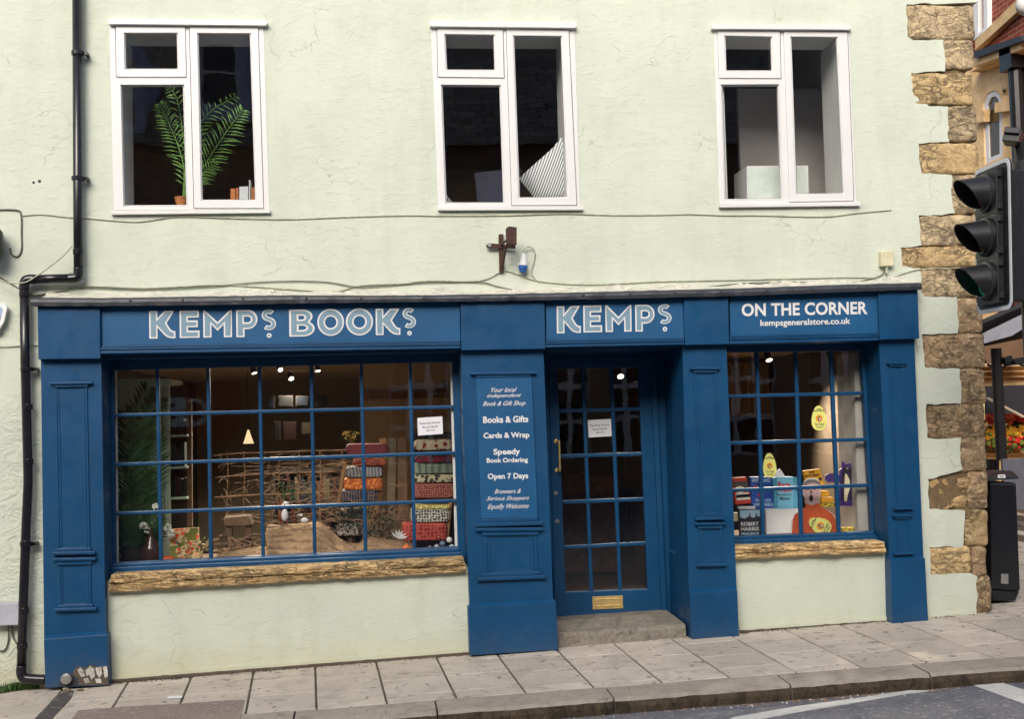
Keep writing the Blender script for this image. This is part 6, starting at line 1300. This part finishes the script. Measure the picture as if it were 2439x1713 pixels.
pq([(2290, 150), (2420, 118), (2436, 420), (2290, 1130)], XS, .06, 'stone_bay', m_fs, [[(2341, 245), (2350, 222), (2366, 214), (2380, 222), (2386, 240), (2389, 372), (2345, 392)]])
pq([(2326, 117), (2439, 6), (2500, -60), (2500, -18), (2439, 22), (2326, 96)][:5] if 0 else [(2322, 119), (2460, -25), (2460, 0), (2322, 96)][:4], XS-.06, .1, 'string_band', m_fs) if 0 else pq([(2322, 96), (2462, -42), (2462, -8), (2322, 120)], XS-.06, .1, 'string_band', m_fs, bevel=.01)
pq([(2318, 122), (2432, 84), (2436, 96), (2322, 138)], XS-.35, .36, 'lead_capping', m_lead)
pq([(2320, 138), (2434, 97), (2432, 118), (2318, 160)], XS-.28, .3, 'cornice', m_fs, bevel=.02)
pq([(2314, 160), (2432, 120), (2430, 128), (2312, 172)], XS-.16, .2, 'cornice_bed_mould', m_fs, bevel=.02)  # bed moulding under the cornice, in the same stone
fr = pq([(2341, 245), (2350, 222), (2366, 214), (2380, 222), (2386, 240), (2389, 372), (2345, 392)], XS+.02, .03, 'window_frame', m_white, [[(2352, 250), (2360, 232), (2370, 228), (2378, 236), (2380, 250), (2381, 366), (2356, 376)]])
pq([(2352, 250), (2360, 232), (2370, 228), (2378, 236), (2380, 250), (2381, 366), (2356, 376)], XS+.045, .004, 'pane', plain('dark_pane', srgb(86, 74, 50), .1))
pq([(2324, 262), (2344, 260), (2344, 290), (2324, 293)], XS-.08, .1, 'impost', m_fs, bevel=.01); pq([(2368, 244), (2416, 236), (2416, 262), (2368, 268)], XS-.08, .1, 'impost', m_fs, bevel=.01)
for x, y in ((2391, 216), (2397, 311)): pq([(x-5, y-6), (x+5, y-7), (x+5, y+7), (x-5, y+7)], XS-.02, .04, 'rosette', m_fs, bevel=.01); pq([(x-2.5, y-3), (x+2.5, y-3.5), (x+2.5, y+3.5), (x-2.5, y+3.5)], XS-.03, .02, 'rosette_boss', m_dark)
pq([(2318, -10), (2352, -40), (2352, 68), (2328, 88), (2318, 96)], XS-.02, .08, 'upper_window_frame', m_white, [[(2330, -20), (2342, -28), (2342, 68), (2330, 78)]], .01)
mb = MB(); pA = atx(2419, 150, XS-.12); pB = atx(2424, 345, XS-.12); mb.tube([pA, Vector((pA.x, pA.y, 1.0))], .11, 12); mb.box(pA.x-.16, pA.y-.16, pA.z-.1, pA.x+.16, pA.y+.16, pA.z+.22); part(mb, 'downpipe', m_black, t)
# stone house front down the side street, sunlight painted into its warm colour
YF = 6.9
t = thing('stone_house', 'low stone shopfront with sunlight painted into its honey colour, dark window under the cafe awning', 'building', at(2380, 1200, YF))
mb = MB(); a = at(2290, 855, YF); mb.box(a.x, YF, -.5, XS-.01, YF+3, a.z); m_sunlit = mk_stone('stone_sunlight_tint', [srgb(214, 176, 116), srgb(236, 204, 148), srgb(244, 218, 168), srgb(230, 190, 128)], 2.5, 1, .006, .1); part(mb, 'wall', m_sunlit, t)
for q in ([(2350, 922), (2439, 918), (2460, 985), (2350, 985)],): mb = MB(); mb.pslab(q, YF-.05, .05); part(mb, 'shop_window', plain('dark_pane', srgb(86, 74, 50), .1) if 0 else m_dark, t)
for yy in (872, 884, 897, 1058, 1080): mb = MB(); mb.pslab([(2340, yy), (2470, yy-2), (2470, yy+1.5), (2340, yy+3.5)], YF-.12, .12); part(mb, 'moulding', m_fs, t, bevel=.01)
# awning with its pole
t = thing('cafe_awning', 'dark awning with a grey fabric edge on a black post beyond the corner', 'awning', at(2376, 1095, 7)); YA = 5.0
mb = MB(); mb.pslab([(2330, 800), (2450, 742), (2450, 775), (2410, 800), (2330, 822)], YA-.6, .03); part(mb, 'valance', plain('grey_canvas', srgb(140, 142, 152), .8), t)
a, b, c, d = at(2320, 780, YA-.6), at(2470, 715, YA-.6), at(2470, 800, YA+.2), at(2320, 830, YA+.2); mb = MB(); mb.add([a, b, c, d, a+Vector((0, 0, .05)), b+Vector((0, 0, .05)), c+Vector((0, 0, .05)), d+Vector((0, 0, .05))], [(0, 1, 2, 3), (7, 6, 5, 4), (0, 4, 5, 1), (1, 5, 6, 2), (2, 6, 7, 3), (3, 7, 4, 0)]); part(mb, 'canvas', plain('dark_canvas', srgb(46, 46, 52), .8), t)
a = at(2372, 830, YA); b_ = at(2386, 1096, YA); mb = MB(); mb.tube([a, b_], .065, 14); part(mb, 'post', m_black, t)
mb = MB(); mb.pslab([(2330, 822), (2439, 790), (2460, 862), (2352, 866)], YA+1.3, .06); part(mb, 'fascia', plain('brown_timber', srgb(110, 84, 62), .7), t)
mb = MB(); mb.tube(smoothpath([at(2352, 868, YA), at(2380, 880, YA), at(2410, 862, YA), at(2439, 872, YA)], 4), .02, 6); mb.pslab([(2392, 852), (2411, 846), (2413, 862), (2396, 868)], YA-.1, .3); mb.pslab([(2414, 856), (2445, 850), (2445, 866), (2420, 870)], YA-.1, .3); part(mb, 'heater', m_black, t, bevel=.01)
mb = MB(); mb.pslab([(2352, 945), (2439, 990), (2439, 996), (2352, 951)], YA+1, .05); part(mb, 'folding_arm', plain('pale_arm', srgb(190, 180, 160), .5), t)
mb = MB(); mb.pslab([(2350, 920), (2470, 916), (2470, 986), (2350, 986)], YA+1.2, .05); o = mb.build('umbrella_canopy', MAT['dark_canvas']); tag(o, 'dark lowered canopy behind the black awning post', 'canopy')
# hanging flowers
random.seed(6)
for nm, (x0, x1, y0, y1), cc, lb in (('hanging_flowers', (2350, 2445, 990, 1004), ((206, 50, 40), (230, 110, 60)), 'row of red hanging flowers under the dark canopy'), ('hanging_flowers', (2350, 2445, 1020, 1042), ((232, 196, 60), (222, 150, 40)), 'bank of yellow flowers beyond the black post'), ('hanging_flowers', (2350, 2445, 1040, 1062), ((214, 48, 40), (120, 130, 50)), 'band of red flowers below the yellow ones')):
    t = thing(nm, lb, 'flowers', at(2396, y1, YF-.25), 'flower displays down the side street')
    for j, c in enumerate(cc):
        mb = MB()
        for i in range(130): mb.ball(at(random.uniform(x0, x1), random.gauss((y0+y1)/2, (y1-y0)*.3), YF-.25+random.uniform(-.1, .1)), random.uniform(.015, .035), n=8, jit=.5)
        part(mb, 'blooms', plain('petal_%d' % (c[0]+c[1]*3), srgb(*c), .7), t)
    mb = MB()
    for i in range(120): c = at(random.uniform(x0, x1), random.gauss((y0+y1)/2+3, (y1-y0)*.35), YF-.25); d = Vector((random.uniform(-1, 1), random.uniform(-1, 0), random.uniform(-1, 1)))*.05; n_ = d.cross(Vector((0, 1, 0))).normalized()*.02; mb.add([c, c+d+n_, c+d*2, c+d-n_], [(0, 1, 2, 3)])
    part(mb, 'leaves', plain('leaf_green', (.06, .12, .03, 1), .7), t)
# grey fabric windbreak and bits of seating beyond the bin
mb = MB(); mb.pslab([(2388, 1094), (2470, 1090), (2470, 1218), (2392, 1214)], YA-.2, .05); o = mb.build('windbreak', plain('grey_windbreak', srgb(88, 90, 100), .7), bevel=.01); tag(o, 'grey canvas windbreak screen at the right edge beyond the bin', 'screen')
for k, x in enumerate((2353, 2363, 2374)):
    mb = MB(); mb.tube([at(x, 1094, YA+.5), at(x+1, 1140, YA+.5)], .03, 8); o = mb.build('barrier_post', m_black); tag(o, ('leftmost', 'middle', 'rightmost')[k]+' of three short black barrier posts behind the bin', 'post', 'short posts behind the bin')
# round white lamp at the top right edge
t = thing('street_lamp', 'round white lamp globe cut by the top right corner', 'street lamp', at(2450, 12, 3)); mb = MB(); mb.ball(at(2444, 12, 3), .11); part(mb, 'globe', m_white, t, smooth=True); mb = MB(); q = at(2444, 12, 3); mb.tube([q, q+Vector((2.2, .0, .1)), Vector((q.x+2.2, q.y, 0))], .04, 8); part(mb, 'arm', m_black, t)
# ---- terrace across the road behind the viewer: what the shop glass mirrors
t = thing('opposite_terrace', 'dark brick terrace with pale sash windows, mirrored in the shop glass', 'building', (0, -14.5, -.3))
YO = -14.5; mb = MB(); m_ob = plain('weathered_brick', srgb(150, 122, 102), .9, .3, 4, .4, 30)
def OW(x0, x1, z0, z1): return [(x0, z0), (x1, z0), (x1, z1), (x0, z1)]
wins = [(x, x+1.0, 3.9, 5.7) for x in (-10.5, -8, -5.3, -2.6, .1, 2.6, 5.2, 7.9, 10.4)]
sash = [(3.3, 4.5, .7, 3.0), (4.9, 6.0, .7, 3.0), (7.0, 8.2, .7, 3.0), (8.9, 10.1, .7, 3.0), (.3, 1.5, .7, 3.0)]; shops = [(-9.6, -6.6, .1, 1.3), (-5.6, -2.8, .1, 1.3)]
mb.slab([(-22, -1), (18, -1), (18, 7.0), (-22, 7.0)], [OW(*w_) for w_ in wins+sash+shops], YO, YO-.3); part(mb, 'wall', m_ob, t)
mb = MB(); mb.slab([(-22, -1), (18, -1), (18, 6.9), (-22, 6.9)], [], YO-.31, YO-.6); part(mb, 'rear', m_dark, t)
ms = NT('stone_slates'); bt = ms.n('ShaderNodeTexBrick'); bt.inputs['Scale'].default_value = 1; bt.inputs['Brick Width'].default_value = .34; bt.inputs['Row Height'].default_value = .17; bt.inputs['Mortar Size'].default_value = .012
bt.inputs['Color1'].default_value = srgb(156, 148, 136); bt.inputs['Color2'].default_value = srgb(118, 110, 102); bt.inputs['Mortar'].default_value = srgb(60, 56, 54); sx = ms.n('ShaderNodeSeparateXYZ'); ms.l(ms.map(), sx.inputs[0]); cb = ms.n('ShaderNodeCombineXYZ'); ms.l(sx.outputs[0], cb.inputs[0]); ms.l(sx.outputs[2], cb.inputs[1]); ms.l(cb.outputs[0], bt.inputs['Vector']); ms.base(bt.outputs['Color']); ms.set(Roughness=.9)
mb = MB(); mb.add([(-22, YO+.25, 6.95), (18, YO+.25, 6.95), (18, YO-5.5, 11.6), (-22, YO-5.5, 11.6), (-22, YO-11, 6.95), (18, YO-11, 6.95)], [(0, 1, 2, 3), (3, 2, 5, 4), (0, 3, 4), (1, 5, 2)]); part(mb, 'roof', ms.m, t)
def owin(x0, x1, z0, z1, nm, mat, y=YO, bars=1):
    zm = (z0+z1)/2; hs = [OW(x0+.07, x1-.07, z0+.07, zm-.03), OW(x0+.07, x1-.07, zm+.03, z1-.07)] if bars == 1 else [OW(lerp(x0, x1, i/3)+.05, lerp(x0, x1, (i+1)/3)-.05, a_+.05, b_-.05) for i in range(3) for a_, b_ in ((z0, lerp(z0, z1, .34)), (lerp(z0, z1, .34), lerp(z0, z1, .67)), (lerp(z0, z1, .67), z1))]
    m = MB(); m.slab(OW(x0, x1, z0, z1), hs, y-.1, y-.16); f = part(m, nm, mat, t); m = MB(); m.box(x0+.03, y-.15, z0, x1-.03, y-.14, z1); part(m, 'pane', plain('sash_pane', (.02, .025, .03, 1), .05), f)
m_maroon = plain('maroon_paint', srgb(120, 34, 30), .4); m_ow = plain('bright_white_paint', (.8, .8, .8, 1), .5)
for q in wins: owin(*q, 'window', m_ow)
for q in sash: owin(*q, 'sash_window', m_ow, bars=3)
for q in shops: owin(*q, 'shop_window', m_maroon)
mb = MB(); mb.box(-5.9, YO+.01, 1.34, -2.6, YO+.10, 2.5); sf = part(mb, 'shop_fascia', m_maroon, t)
part(text_mb('CE', (-3.25, 2.12), (-3.95, 2.12), (-3.25, 1.6), 0, .03, yf=lambda p: Vector((p[0], YO+.11, p[1]))), 'lettering', m_ow, t)
for dx, dz in ((-4.9, 0), (-2.9, .4)):   # gabled dormers
    m = MB(); m.slab([(dx-.6, 7.2+dz), (dx+.6, 7.2+dz), (dx+.6, 8.9+dz), (dx, 9.7+dz), (dx-.6, 8.9+dz)], [OW(dx-.4, dx+.4, 7.5+dz, 8.8+dz)], YO-.3, YO-3.2); f = part(m, 'dormer', plain('dormer_blue_grey', srgb(196, 204, 232), .7), t); owin(dx-.4, dx+.4, 7.5+dz, 8.8+dz, 'window', m_ow, YO-.3)
mb = MB(); mb.box(-22, -14.5, -.40, 18, -12.9, -.22); struct(mb.build('far_pavement', m_kerb))
